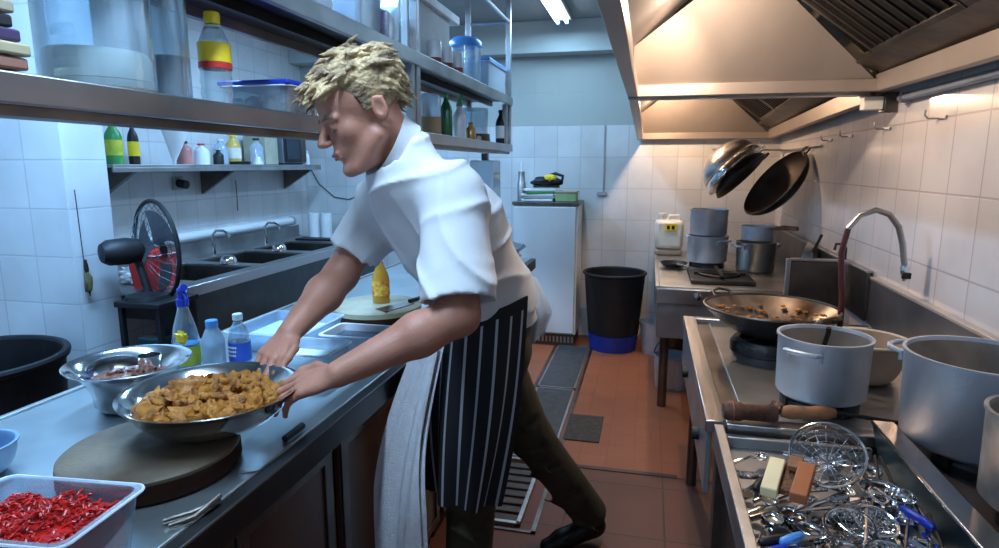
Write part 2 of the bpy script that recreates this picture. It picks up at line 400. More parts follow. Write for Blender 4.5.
t = thing('hood_cross_bar', 'long pale steel bar spanning between the two hoods', 'bar', (.45, 3.02, 1.8))
part(t, 'bar', B().hexa([(-.11, 2.98, 1.79), (.90, 3.02, 1.79), (.90, 3.06, 1.79), (-.11, 3.0, 1.79), (-.11, 2.98, 1.84), (.90, 3.02, 1.84), (.90, 3.06, 1.84), (-.11, 3.0, 1.84)]), steel, .003)
part(t, 'bracket', B().box(.86, .90, 3.0, 3.05, 1.785, 1.789), steel_dull)
t = thing('junction_box', 'white electrical box at wall end of the hood bar', 'electrical box', (.93, 3.02, 1.74))
part(t, 'box', B().box(.87, .945, 2.99, 3.05, 1.73, 1.785), cream, .004)
part(t, 'mount', B().box(.947, .998, 2.985, 3.055, 1.72, 1.80), steel_dark, .003)
b = B().tube([(.975, .3, 1.765), (.975, 2.9, 1.765)], .014, 10)
t = thing('wall_pipe', 'grey pipe running along the wall under the near hood', 'pipe', (.975, .3, 1.765))
part(t, 'pipe', b, mat('pipe_grey', (.25, .28, .33), .4, .3))
for y in (1.2, 2.1, 2.85): part(t, 'clip', B().box(.96, .999, y, y+.02, 1.745, 1.785), steel_dull)

# ---------------------------------------------------------------- lights
def area(name, loc, sx, sy, e, col, rot=(0, 0, 0)):
    l = bpy.data.lights.new(name, 'AREA'); l.shape = 'RECTANGLE'; l.size = sx; l.size_y = sy; l.energy = e; l.color = col
    o = bpy.data.objects.new(name, l); COL.objects.link(o); o.location = loc; o.rotation_euler = rot
def point(name, loc, e, col, r=.03):
    l = bpy.data.lights.new(name, 'POINT'); l.energy = e; l.color = col; l.shadow_soft_size = r
    o = bpy.data.objects.new(name, l); COL.objects.link(o); o.location = loc
def spot(name, loc, e, col, rot, ang, r=.03, blend=.6):
    l = bpy.data.lights.new(name, 'SPOT'); l.energy = e; l.color = col; l.shadow_soft_size = r; l.spot_size = ang; l.spot_blend = blend
    o = bpy.data.objects.new(name, l); COL.objects.link(o); o.location = loc; o.rotation_euler = rot
def fluor(x, y0, y1, z, label, e, col=(.42, .70, 1.)):
    t = thing('fluorescent_light', label, 'ceiling light', (x, (y0+y1)/2, z), 'ceiling fluorescent lights')
    part(t, 'housing', B().box(x-.07, x+.07, y0, y1, z+.015, z+.05).box(x-.012, x+.012, y0+.1, y0+.12, z+.05, 2.65).box(x-.012, x+.012, y1-.12, y1-.1, z+.05, 2.65), white, .004)
    for s in (-1, 1):
        part(t, 'tube', B().tube([(x+s*.035, y0+.05, z-.003), (x+s*.035, y1-.05, z-.003)], .013, 10), tube_e)
        part(t, 'tube_holder', B().box(x+s*.035-.015, x+s*.035+.015, y1-.045, y1-.01, z-.02, z+.014), bluel, .003)
        part(t, 'tube_holder', B().box(x+s*.035-.015, x+s*.035+.015, y0+.01, y0+.045, z-.02, z+.014), bluel, .003)
    area('tube_light', (x, (y0+y1)/2, z-.03), .12, y1-y0-.1, e, col)
COOL = (.30, .60, 1.)
fluor(-.70, 3.85, 5.05, 2.585, 'lit fluorescent ceiling light above the white cabinet', 16, (.40, .70, 1.))
fluor(-1.9, 3.3, 4.5, 2.585, 'unseen fluorescent ceiling light added above the sink counter', 48, COOL)  # unseen fixture, added to light the left side over the sinks
fluor(-1.75, .9, 2.1, 2.585, 'unseen fluorescent ceiling light added above the back of the work counter', 74, COOL)  # out-of-view fixture, added to brighten the left wall and worktop
fluor(-.62, .2, 1.4, 2.585, 'unseen fluorescent ceiling light added above the aisle', 38, (.50, .73, 1.))  # out-of-view fixture, added for cool light on the aisle and pots
WARM = (1., .73, .53)
point('hood_lamp_near', (.13, 2.42, 2.10), 34, (1., .79, .62), .03)
spot('added_hood_panel_spot', (.09, 2.50, 2.10), 42, WARM, Vector((-.07, .36, -.17)).to_track_quat('-Z', 'Y').to_euler(), 1.25, .02, 1.)  # extra spot added to make the bright patch on the hood end panel
point('hood_lamp_far', (.08, 4.90, 1.985), 30, (1., .68, .44), .03)
SC.world = bpy.data.worlds.new('world'); SC.world.use_nodes = True
SC.world.node_tree.nodes['Background'].inputs[0].default_value = (.02, .03, .04, 1)
SC.view_settings.view_transform = 'Standard'; SC.view_settings.look = 'None'; SC.view_settings.gamma = 1
SC.view_settings.exposure = 0; SC.view_settings.use_curve_mapping = False
# ---------------------------------------------------------------- far range
t = thing('far_range', 'far steel gas range with knob standing against the back wall', 'range', (.5, 4.5, 0))
part(t, 'body', B().box(.075, .965, 3.72, 5.36, .48, .765), steel_dull, .004)
part(t, 'top', B().box(.06, .97, 3.70, 5.37, .767, .79).box(.06, .085, 3.70, 5.37, .79, .80).box(.085, .97, 3.70, 3.725, .79, .80), steel_dull, .003)
for x, y in ((.13, 3.86), (.90, 3.86), (.13, 5.28), (.90, 5.28)): part(t, 'leg', B().cyl((x, y, .0), (x, y, .48), .028, n=16), steel_dark)
part(t, 'front_ledge', B().box(.07, .96, 3.69, 3.70, .70, .785), steel, .002)
k = part(t, 'knob', B().lathe([(.0, 0), (.022, 0), (.022, .012), (.016, .02), (.0, .022)], (.30, 3.688, .745), 20, (0, -1, 0)), chrome)
# ---------------------------------------------------------------- near range (raised rim, wells, front apron)
t = thing('near_range', 'near steel gas range with raised rim under the wok and pots', 'range', (.6, 2.3, 0))
part(t, 'top', B().box(.235, .965, 1.775, 2.93, .765, .775), steel_dull)
part(t, 'rim', B().box(.18, .235, 1.72, 2.97, .765, .80).box(.2351, .97, 2.93, 2.97, .765, .80).box(.2351, .97, 1.72, 1.775, .765, .795).box(.29, .296, 1.80, 2.90, .776, .79), steel, .004)
part(t, 'gutter', B().box(.237, .289, 1.78, 2.92, .7755, .780), steel_dark)
part(t, 'front_apron', B().box(.185, .20, 1.73, 2.95, .575, .763), mat('apron_panel', (.42, .48, .50), .35, .8), .002)
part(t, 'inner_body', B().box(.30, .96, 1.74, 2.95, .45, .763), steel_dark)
for x, y in ((.25, 1.80), (.92, 1.80), (.25, 2.88), (.92, 2.88)): part(t, 'leg', B().cyl((x, y, 0), (x, y, .58 if x < .5 else .45), .024, n=16), steel_dark)
part(t, 'knob', B().lathe([(.0, 0), (.02, 0), (.02, .02), (.0, .022)], (.184, 1.95, .66), 16, (-1, 0, 0)), blackp)
part(t, 'knob', B().lathe([(.0, 0), (.02, 0), (.02, .02), (.0, .022)], (.184, 2.55, .66), 16, (-1, 0, 0)), blackp)
# ---------------------------------------------------------------- utensil sink counter + burner table nearest the camera
t = thing('utensil_counter', 'near steel counter with a shallow basin full of utensils', 'counter', (.4, 1.0, 0))
part(t, 'basin', B().box(.20, .62, .25, 1.70, .735, .745).box(.20, .225, .25, 1.70, .745, .80).box(.225, .59, 1.68, 1.70, .745, .775).box(.225, .59, .25, .27, .745, .80), steel_dull, .003)
part(t, 'side_wall', B().hexa([(.60, .25, .745), (.62, .25, .745), (.62, 1.66, .745), (.60, 1.66, .745), (.595, .25, .83), (.615, .25, .83), (.615, 1.72, .83), (.595, 1.72, .83)]), mat('basin_side', (.05, .10, .115), .35, .8))
part(t, 'ridge', B().box(.59, .645, .25, 1.72, .831, .842), mat('ridge_reflection_tint', (.70, .58, .50), .16, 1), .004)  # copper tint puts the warm reflections on the ridge into its colour
part(t, 'burner_table', B().box(.647, .97, .25, 1.715, .775, .795), mat('scorched_steel', (.26, .22, .21), .4, .9), .003)
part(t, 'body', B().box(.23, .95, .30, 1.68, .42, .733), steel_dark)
for x, y in ((.24, .35), (.92, .35), (.24, 1.62), (.92, 1.62)): part(t, 'leg', B().cyl((x, y, 0), (x, y, .42), .022, n=16), steel_dark)
part(t, 'corner_post', B().box(.205, .235, 1.64, 1.69, 0, .734), steel_dark)
# ---------------------------------------------------------------- splashbacks
t = thing('splashback', 'long stained steel splashback panel behind the near range pots', 'splashback', (.985, .4, .8))
part(t, 'panel', B().box(.975, .985, .3, 3.02, .80, 1.0), mat('stained_splash', (.33, .32, .32), .33, .9, .25, 3, .05, 20), .001)
part(t, 'top_lip', B().box(.97, .998, .3, 3.02, 1.0, 1.012), mat('lip_beige', (.55, .50, .45), .4, .5), .002)
t = thing('splashback', 'darker steel splashback panel behind the far range', 'splashback', (.985, 3.1, .8))
part(t, 'panel', B().box(.972, .985, 3.06, 5.36, .80, 1.02), steel_dark, .001)
part(t, 'top_lip', B().box(.965, .998, 3.06, 5.36, 1.02, 1.03), steel_dull, .002)
t = thing('divider_panel', 'upright square steel divider panel between the two ranges', 'panel', (.8, 3.35, .5))
part(t, 'panel', B().box(.70, .94, 3.30, 3.315, .45, 1.03), steel_dark, .002)
part(t, 'frame', B().box(.68, .70, 3.295, 3.32, 0, 1.04).box(.94, .96, 3.295, 3.32, 0, 1.04).box(.70, .94, 3.295, 3.32, 1.032, 1.045), steel, .002)
part(t, 'hook', B().tube([(.945, 3.308, 1.045), (.945, 3.308, 1.10), (.93, 3.308, 1.12), (.90, 3.308, 1.12), (.895, 3.308, 1.09)], .007, 8), iron)
# ---------------------------------------------------------------- left wall shelf
t = thing('wall_shelf', 'grey steel wall shelf on triangular brackets holding jars and microwave', 'shelf', (-3.05, 4, 1.5))
part(t, 'board', B().box(-3.19, -2.85, 2.85, 5.08, 1.488, 1.503).box(-2.862, -2.85, 2.85, 5.08, 1.46, 1.4878), steel_dull, .002)
for y in (3.05, 3.95, 5.02):
    part(t, 'bracket', B().add([(-3.19, y, 1.485), (-2.87, y, 1.485), (-3.19, y, 1.29), (-3.19, y+.03, 1.485), (-2.87, y+.03, 1.485), (-3.19, y+.03, 1.29)], [(0, 1, 2), (3, 5, 4), (0, 3, 4, 1), (1, 4, 5, 2), (2, 5, 3, 0)]), steel_dark)
# ---------------------------------------------------------------- sink counter on left wall
t = thing('sink_counter', 'long steel sink counter with three basins along the left wall', 'sink', (-2.8, 3.9, 0))
top = B(); x0, x1 = -3.17, -2.38
ys = [(2.98, 3.52), (3.62, 4.16), (4.26, 4.80)]
top.box(x0, -3.02, 2.6, 5.2, .835, .85).box(-2.50, x1, 2.6, 5.2, .835, .85)
for a, c in ((2.6, 2.98), (3.52, 3.62), (4.16, 4.26), (4.80, 5.2)): top.box(-3.02, -2.50, a, c, .835, .85)
part(t, 'top', top, steel_dull, .002)
part(t, 'front_edge', B().box(x1, x1+.018, 2.6, 5.2, .80, .86), steel, .003)
part(t, 'back_ledge', B().box(-3.19, -3.172, 2.6, 5.2, .80, .95), steel_dull, .002)
for a, c in ys:
    part(t, 'basin', B().box(-3.02, -2.50, a, c, .60, .608).box(-3.02, -3.012, a, c, .608, .834).box(-2.508, -2.50, a, c, .608, .834).box(-3.012, -2.508, a, a+.008, .608, .834).box(-3.012, -2.508, c-.008, c, .608, .834), steel_dark)
    y = (a+c)/2
    tp = part(t, 'tap', B().cyl((-3.08, y, .85), (-3.08, y, .93), .016, n=14).tube([(-3.08, y, .93), (-3.08, y, 1.0), (-3.05, y, 1.03), (-2.99, y, 1.03), (-2.95, y, 1.01), (-2.94, y, .98)], .010, 8), chrome)
part(t, 'front_panel', B().box(-2.405, -2.39, 2.62, 5.18, .55, .798), mat('sink_front', (.10, .12, .12), .3, .9), .002)
for y in (2.66, 3.57, 4.21, 5.1):
    part(t, 'leg', B().cyl((-2.43, y, 0), (-2.43, y, .55), .02, n=12), steel_dull); part(t, 'leg', B().cyl((-3.1, y, 0), (-3.1, y, .80), .02, n=12), steel_dull)
part(t, 'rail', B().tube([(-2.43, 2.64, .50), (-2.43, 5.15, .50)], .012, 8), steel_dull)
part(t, 'lower_shelf', B().box(-3.1, -2.45, 2.66, 5.14, .20, .21), steel_dark)
t = thing('ledge_pipe', 'thick white wall pipe running above the back of the sink counter', 'pipe', (-3.13, 4, .99))
part(t, 'pipe', B().tube([(-3.13, 2.9, 1.005), (-3.13, 5.0, 1.005)], .032, 14), white)
part(t, 'end_cap', B().cyl((-3.13, 5.001, 1.005), (-3.13, 5.03, 1.005), .04, n=16), grey)
part(t, 'clip', B().box(-3.199, -3.12, 3.2, 3.23, .96, 1.045), grey)
# ---------------------------------------------------------------- work counter and cabinets
t = thing('work_counter', 'long steel worktop on the left with thick dark front edge', 'worktop', (-1.1, 2, .88))
part(t, 'top', B().box(-1.48, -.735, -.4, 3.95, .87, .90), mat('worktop_steel', (.50, .56, .58), .3, .9, .12, 4, .06, 30), .003)
part(t, 'front_edge', B().box(-.733, -.70, -.4, 3.95, .835, .90), mat('worktop_edge', (.075, .072, .072), .38, .9), .004)
part(t, 'back_edge', B().box(-1.50, -1.482, -.4, 3.95, .85, .905), steel_dull, .003)
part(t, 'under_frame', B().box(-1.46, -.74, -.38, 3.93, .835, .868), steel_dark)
for x in (-1.44, -.80):
    for y in (-.32, 3.88): part(t, 'leg', B().box(x, x+.04, y, y+.04, 0, .834), steel_dark)
names = ['brown cabinet nearest the camera under the worktop', 'brown cabinet under the worktop below the chopping block', 'brown cabinet under the worktop beside the hanging towel', 'brown cabinet behind the legs of the cook', 'farthest brown cabinet at the back end of the worktop']
y = -.26
for i, nm in enumerate(names):
    w = .80; t = thing('base_cabinet', nm, 'cabinet', (-1.1, y+w/2, 0), 'cabinets under the worktop')
    part(t, 'body', B().box(-1.38, -.782, y+.01, y+w-.01, .09, .826), brown, .002)
    part(t, 'plinth', B().box(-1.36, -.80, y+.02, y+w-.02, 0, .088), blackp)
    for k in (0, 1):
        a = y+.02+k*(w-.03)/2; c = a+(w-.05)/2
        d = part(t, 'door', B().box(-.780, -.762, a, c, .11, .80), brown, .002)
        part(t, 'door_frame', B().box(-.761, -.755, a, a+.035, .11, .80).box(-.761, -.755, c-.035, c, .11, .80).box(-.761, -.755, a+.035, c-.035, .765, .80).box(-.761, -.755, a+.035, c-.035, .11, .145), steel_dark, .001, parent=d)
    y += w+.01
# ---------------------------------------------------------------- overshelf above the worktop
t = thing('hanging_shelf_rack', 'two-tier steel shelf rack hanging above the worktop', 'shelf rack', (-1.1, 2.5, 1.6))
part(t, 'lower_shelf', B().box(-1.25, -.965, .2, 4.35, 1.62, 1.632), steel_dark)  # shelf plate darker than its edge strips
part(t, 'lower_edge', B().box(-.963, -.945, .2, 4.35, 1.592, 1.640).box(-1.27, -1.252, .2, 4.35, 1.592, 1.640), shelf_steel, .003)
part(t, 'lower_runner', B().box(-1.07, -1.03, .2, 4.35, 1.578, 1.618).box(-.985, -.966, .2, 4.35, 1.575, 1.592), steel_dark)
part(t, 'upper_shelf', B().box(-1.25, -.965, .9, 4.35, 1.935, 1.945), steel_black)  # near-black plate between lighter edge strips
part(t, 'upper_edge', B().box(-.963, -.945, .9, 4.35, 1.905, 1.96).box(-1.27, -1.252, .9, 4.35, 1.905, 1.96), steel_dull, .003)
part(t, 'upper_runner', B().box(-1.11, -1.09, .9, 4.35, 1.905, 1.934), steel_black)
for y in (2.52, 4.30):
    for x in (-.967, -1.251): part(t, 'post', B().box(x-.018+(.0 if x > -1 else .0), x+.016, y, y+.034, 1.64, 2.648), steel_dull, .003)
part(t, 'top_rail', B().tube([(-.967, 2.55, 2.45), (-.967, 4.30, 2.45)], .012, 8).tube([(-.967, 4.317, 2.45), (-1.251, 4.317, 2.45)], .012, 8), steel_dull)
for y in (2.47, 4.2): part(t, 'shelf_bracket', B().box(-.985, -.955, y, y+.03, 1.641, 1.904), steel_dull)
# ---------------------------------------------------------------- white cabinet + bin
t = thing('white_cabinet', 'tall plain white cabinet standing against the back wall', 'cabinet', (-.8, 5.2, 0))
part(t, 'body', B().box(-1.08, -.55, 5.02, 5.38, .10, 1.175), white, .006)
part(t, 'top', B().box(-1.09, -.54, 5.0, 5.385, 1.177, 1.205), steel_dark, .003)
part(t, 'door', B().box(-1.075, -.565, 4.995, 5.018, .115, 1.165), mat('cabinet_door', (.60, .62, .64), .4, 0, .04, 3), .005)
g = B().box(-1.06, -.56, 5.03, 5.36, .0, .098)
part(t, 'plinth', g, mat('plinth_brown', (.06, .03, .02), .6), .002)
b = B()
for i in range(16): b.box(-1.05+i*.031, -1.035+i*.031, 5.022, 5.029, .03, .08)
part(t, 'vent_slots', b, steel_dull)
t = thing('rubbish_bin', 'large round black rubbish bin standing beside the white cabinet', 'bin', (-.245, 5.08, 0))
part(t, 'body', B().lathe([(.0, .14), (.205, .14), (.245, .62), (.255, .625), (.255, .635), (.235, .635), (.197, .16), (.0, .155)], (-.245, 5.08, 0), 40), blackp, sharp=50)
part(t, 'rim', B().ring((-.245, 5.08, .635), .248, .012), blackp)
part(t, 'base', B().lathe([(.0, .0), (.19, .0), (.205, .135), (.0, .135)], (-.245, 5.08, 0), 36), bluebin, label='blue base of the bin')
t = thing('waste_barrel', 'wide black barrel on the left beside the tiled column', 'barrel', (-2.42, 1.68, 0))
part(t, 'body', B().lathe([(.0, 0), (.25, 0), (.30, .77), (.315, .775), (.315, .79), (.29, .79), (.24, .03), (.0, .03)], (-2.42, 1.68, 0), 44), blackp, sharp=50)
part(t, 'rim', B().ring((-2.42, 1.68, .79), .305, .014), blackp)
# ---------------------------------------------------------------- vessels
def bowl_prof(r, h, rb, th=.003, k=8, lip=.012):
    o = [(0, 0), (rb, 0)]
    for i in range(1, k+1):
        a = i/k*PI/2; o.append((rb+(r-rb)*math.sin(a), h*(1-math.cos(a))))
    o += [(r+lip, h+.001), (r+lip, h+.004), (r-.001, h+.004)]
    inn = [(rb+(r-rb)*math.sin(i/k*PI/2)-th, h*(1-math.cos(i/k*PI/2))+th) for i in range(k, 0, -1)]
    return o+inn+[(rb-th, th), (0, th)]
def pot(label, c, r, h, hang=(0, PI), m=None, hm=None, group=None, name='stock_pot', inner=None, handle=True, flare=0.):
    t = thing(name, label, 'pot', c, group)
    x, y, z = c
    pr = [(0, 0), (r-.015, 0), (r-.003, .012), (r+flare, h-.012), (r+flare+.004, h-.006), (r+flare+.004, h), (r+flare-.004, h)]
    inn = [(r+flare-.006, h-.01), (r-.010, .015), (r-.02, .006), (0, .006)]
    part(t, 'body', B().lathe(pr+inn[:1], c, 48), m or alu, sharp=50)
    part(t, 'inside', B().lathe(inn, c, 48), inner or alu_in, sharp=50)
    if handle:
        for a in hang:
            ex = Vector((math.cos(a), math.sin(a), 0)); ey = Vector((-math.sin(a), math.cos(a), 0)); q = Vector(c)+Vector((0, 0, h-.03))+ex*(r+.004)
            pts = [q-ey*.045-Vector((0, 0, .02)), q-ey*.045, q-ey*.042+ex*.03+Vector((0, 0, .006)), q-ey*.02+ex*.042+Vector((0, 0, .008)), q+ey*.02+ex*.042+Vector((0, 0, .008)), q+ey*.042+ex*.03+Vector((0, 0, .006)), q+ey*.045, q+ey*.045-Vector((0, 0, .02))]
            part(t, 'handle', B().tube(pts, .0075, 8), hm or alu)
    return t
def burner(label, c, r, h=.03):
    t = thing('gas_burner', label, 'burner', c, 'gas burners on the ranges')
    part(t, 'ring', B().lathe([(r*.55, 0), (r, 0), (r, h*.6), (r*.9, h), (r*.75, h), (r*.7, h*.4), (r*.55, h*.4)], c, 32, loop=True), iron)
    b = B()
    for k in range(4):
        a = k*PI/2+.4; b.obox((c[0]+math.cos(a)*r*.62, c[1]+math.sin(a)*r*.62, c[2]+h*.55), r*.9, .014, h*.85, rz=a)
    part(t, 'trivet', b, iron)
burner('black burner under the wok', (.48, 2.55, .777), .14, .05)
burner('black burner under the middle pot with ladle', (.53, 1.975, .777), .11, .035)
burner('black burner under the tall pot at the right', (.81, 1.60, .797), .115, .03)
burner('black burner under the pot cut off by the right frame edge', (.82, 1.30, .797), .11, .03)

# wok on the near range
t = thing('wok', 'wide black wok full of brown residue on the near range', 'wok', (.48, 2.55, .829))
part(t, 'bowl', B().lathe([(0, 0), (.07, .006), (.14, .034), (.20, .075), (.245, .118), (.25, .122), (.247, .126), (.24, .122)], (.48, 2.55, .829), 56), iron, sharp=60)
part(t, 'inside', B().lathe([(.2395, .122), (.195, .082), (.14, .044), (.07, .018), (0, .012)], (.48, 2.55, .829), 56), wokin, sharp=60)
part(t, 'rim', B().ring((.48, 2.55, .954), .246, .005, n=60), steel_dark)
for sx in (-1, 1):
    q = Vector((.48, 2.55, .945)); e = Vector((math.cos(2.2), math.sin(2.2), 0))*sx; f2 = Vector((-e.y, e.x, 0))
    part(t, 'handle', B().tube([q+e*.245-f2*.05, q+e*.275-f2*.045+Vector((0, 0, .02)), q+e*.29+Vector((0, 0, .03)), q+e*.275+f2*.045+Vector((0, 0, .02)), q+e*.245+f2*.05], .006, 8), steel_dark)
b = B(); r2 = random.Random(3)
for i in range(130):
    a = r2.uniform(0, 2*PI); q = .20*math.sqrt(r2.random()); b.blob((.48+math.cos(a)*q, 2.55+math.sin(a)*q, .829+.020+q*q*2.1), (r2.uniform(.006, .014), r2.uniform(.006, .014), .004), .3, 2, i, 8)
o = part(t, 'residue', b, fried); o['kind'] = 'stuff'; o['label'] = 'golden crumbs in the wok'
# middle pot with ladle
pot('round aluminium pot on the near range with a ladle sticking out', (.53, 1.975, .814), .128, .185, hang=(-2.2, .95), name='cooking_pot')
t = thing('ladle', 'ladle with black handle standing in the middle pot', 'ladle', (.55, 1.95, .83))
part(t, 'handle', B().tube([(.50, 1.96, .85), (.515, 1.885, 1.03), (.513, 1.88, 1.045)], .007, 8), blackp)
part(t, 'scoop', B().lathe(bowl_prof(.035, .025, .012, .002, 5, .001), (.50, 1.975, .826), 20), chrome)
# cream basin behind it
t = thing('enamel_basin', 'cream rimmed basin behind the middle pot near the tap', 'basin', (.735, 2.27, .777))
part(t, 'body', B().lathe(bowl_prof(.125, .14, .07, .003, 8, .008), (.735, 2.27, .777), 44), mat('beige_enamel', (.50, .42, .33), .4, .2), sharp=60)
part(t, 'rim', B().ring((.735, 2.27, .919), .134, .005, n=48), cream)
# tall pots at right
pot('tall aluminium stock pot standing by the splashback, its left handle showing', (.805, 1.66, .828), .165, .225, hang=(2.35, -.8), flare=.004)
pot('aluminium stock pot cut off by the right edge of the photo', (.80, 1.345, .828), .125, .195, hang=(1.6, -1.6), m=mat('stained_aluminium', (.50, .50, .48), .5, .7, .35, 12))
# baton and roll
t = thing('wooden_baton', 'thick brown wooden baton lying on the front rim of the near range', 'baton', (.29, 1.735, .825))
part(t, 'shaft', B().lathe([(.0, 0), (.020, 0), (.026, .012), (.026, .045), (.022, .055), (.024, .135), (.021, .142), (.0, .142)], (.225, 1.735, .827), 24, (.995, .08, -.02)), rust)
part(t, 'end_band', B().ring((.250, 1.737, .8265), .0262, .003, (.995, .08, -.02), 24), mat('rusty_band', (.22, .09, .05), .5, .4))
t = thing('scorched_ladle_handle', 'scorched wooden ladle handle lying in front of the middle pot', 'ladle', (.42, 1.79, .81))
part(t, 'handle', B().lathe([(.0, 0), (.014, .004), (.020, .03), (.017, .08), (.021, .12), (.012, .15), (.0, .152)], (.380, 1.785, .8175), 18, (.99, .12, .02)), woodh)
part(t, 'rod', B().tube([(.53, 1.803, .822), (.62, 1.80, .815), (.74, 1.79, .808)], .006, 8), iron)
part(t, 'grip', B().blob((.376, 1.80, .823), (.02, .03, .018), .2, 2, 3, 14), rust)
# tap
t = thing('pre_rinse_tap', 'tall curved hose tap rising behind the middle pot', 'tap', (.71, 2.46, .777))
part(t, 'base', B().cyl((.72, 2.5, .777), (.72, 2.5, .82), .022, n=18), chrome)
P0 = [Vector((.72, 2.5, .82)), Vector((.718, 2.5, 1.0)), Vector((.70, 2.5, 1.18)), Vector((.715, 2.5, 1.27)), Vector((.75, 2.5, 1.32)), Vector((.80, 2.5, 1.34)), Vector((.845, 2.5, 1.325)), Vector((.88, 2.5, 1.28)), Vector((.898, 2.5, 1.22)), Vector((.912, 2.5, 1.14))]
part(t, 'hose', B().tube(P0[:4], .0105, 10), mat('hose_maroon', (.10, .03, .03), .35, .3))
part(t, 'gooseneck', B().tube(P0[3:], .0105, 10), steel_dull)
part(t, 'nozzle', B().lathe([(.0, 0), (.012, 0), (.016, .012), (.016, .035), (.010, .042), (.010, .06), (.0, .06)], (.914, 2.5, 1.145), 16, (.10, 0, -1)), chrome)
part(t, 'trigger', B().box(.90, .93, 2.475, 2.488, 1.095, 1.118), blackp, .003)
# ---------------------------------------------------------------- utensils in basin
def wire_skimmer(label, c, R, nrm, handle_to, depth=.5, group='shiny wire skimmers among the utensils'):
    t = thing('wire_skimmer', label, 'skimmer', c, group)
    x, y, z = basis(nrm); c = Vector(c)
    part(t, 'rim', B().ring(c, R, .0035, nrm, 44), chrome)
    b = B()
    for k in range(9):
        a = k*PI/9; e = x*math.cos(a)+y*math.sin(a)
        b.tube([c+e*R*math.cos(s)-z*R*depth*math.sin(s) for s in [PI*i/12 for i in range(13)]], .0011, 5)
    for k in range(1, 7):
        s = k*PI/14; b.ring(c-z*R*depth*math.sin(s), R*math.cos(s), .0011, nrm, 30, 5)
    part(t, 'mesh', b, chrome)
    h = Vector(handle_to); e = (h-c).normalized()
    part(t, 'handle', B().tube([c+e*R, c+e*R*1.3, h], .004, 6), chrome)
wire_skimmer('largest round wire skimmer with a thin shiny rim, facing the camera', (.42, 1.46, .850), .078, (-.22, -.62, .75), (.56, 1.62, .80), .55)
wire_skimmer('small wire skimmer with bright reflections below the largest one', (.415, 1.26, .792), .045, (-.1, -.3, .95), (.49, 1.37, .78), .35)
wire_skimmer('small wire skimmer next to it with a bluish rim', (.470, 1.285, .795), .04, (.1, -.25, .95), (.55, 1.44, .785), .35)
wire_skimmer('lowest wire skimmer at the bottom edge of the photo', (.455, 1.165, .790), .040, (0, -.3, .95), (.55, 1.05, .785), .4)
def lying(name, label, cat, p, q, kind, m=None, group=None, w=.02, m2=None):
    """an implement lying from p (tool end) to q (handle end)"""
    p = Vector(p); q = Vector(q); d = (q-p).normalized(); L = (q-p).length; s = d.cross(Vector((0, 0, 1))).normalized(); n = s.cross(d)
    t = thing(name, label, cat, tuple(p), group); hm = m or chrome; m2 = m2 or chrome
    if kind == 'spoon' or kind == 'ladle':
        rr = w; b = B(); M = Matrix((s, d, n)).transposed()
        b.lathe(bowl_prof(rr, rr*(.35 if kind == 'spoon' else .8), rr*.3, .0015, 5, .0005), (0, 0, 0), 18, sy=1.35 if kind == 'spoon' else 1.)
        b.v = [tuple(p+(s*a+d*(bb+rr)+n*(c+.001))) for a, bb, c in b.v]
        part(t, 'bowl', b, m2, sharp=60)
        part(t, 'handle', B().tube([p+d*(rr*2)+n*.004, p+d*(L*.5)+n*.010, q], [.003, .0035, .005], 7), hm)
    elif kind == 'knife':
        b = B().add([p-s*.002, p+s*.001+d*.0, p+d*(L*.55)+s*w, p+d*(L*.55)-s*.002, p+n*.002-s*.001, p+n*.002, p+d*(L*.55)+s*w+n*.002, p+d*(L*.55)-s*.002+n*.002], [(0, 3, 2, 1), (4, 5, 6, 7), (0, 1, 5, 4), (1, 2, 6, 5), (2, 3, 7, 6), (3, 0, 4, 7)])
        part(t, 'blade', b, m2)
        c0 = p+d*(L*.55)+s*w*.4+n*.006; c1 = q+s*w*.3+n*.006
        b = B().tube([c0+(c1-c0)*k for k in (0, .08, .3, .6, .9, 1)], [.005, .0085, .0095, .010, .009, .004], 10)
        part(t, 'handle', b, hm)
    elif kind == 'tongs':
        for k in (-1, 1):
            part(t, 'arm', B().tube([p+s*k*.018, p+d*(L*.3)+s*k*.022+n*.006, p+d*(L*.75)+s*k*.013+n*.008, q+n*.004], [.005, .004, .004, .005], 7), m2)
        part(t, 'tip', B().lathe([(0, 0), (.012, .003), (.014, .008), (0, .008)], p+n*.002, 12, n), m2)
    elif kind == 'spatula':
        part(t, 'blade', B().slab([p-s*w, p+s*w, p+d*.08+s*w*.8, p+d*.08-s*w*.8], .002), m2)
        part(t, 'handle', B().tube([p+d*.08+n*.003, p+d*(L*.5)+n*.012, q+n*.004], [.003, .004, .006], 7), hm)
    return t
zb = .7475
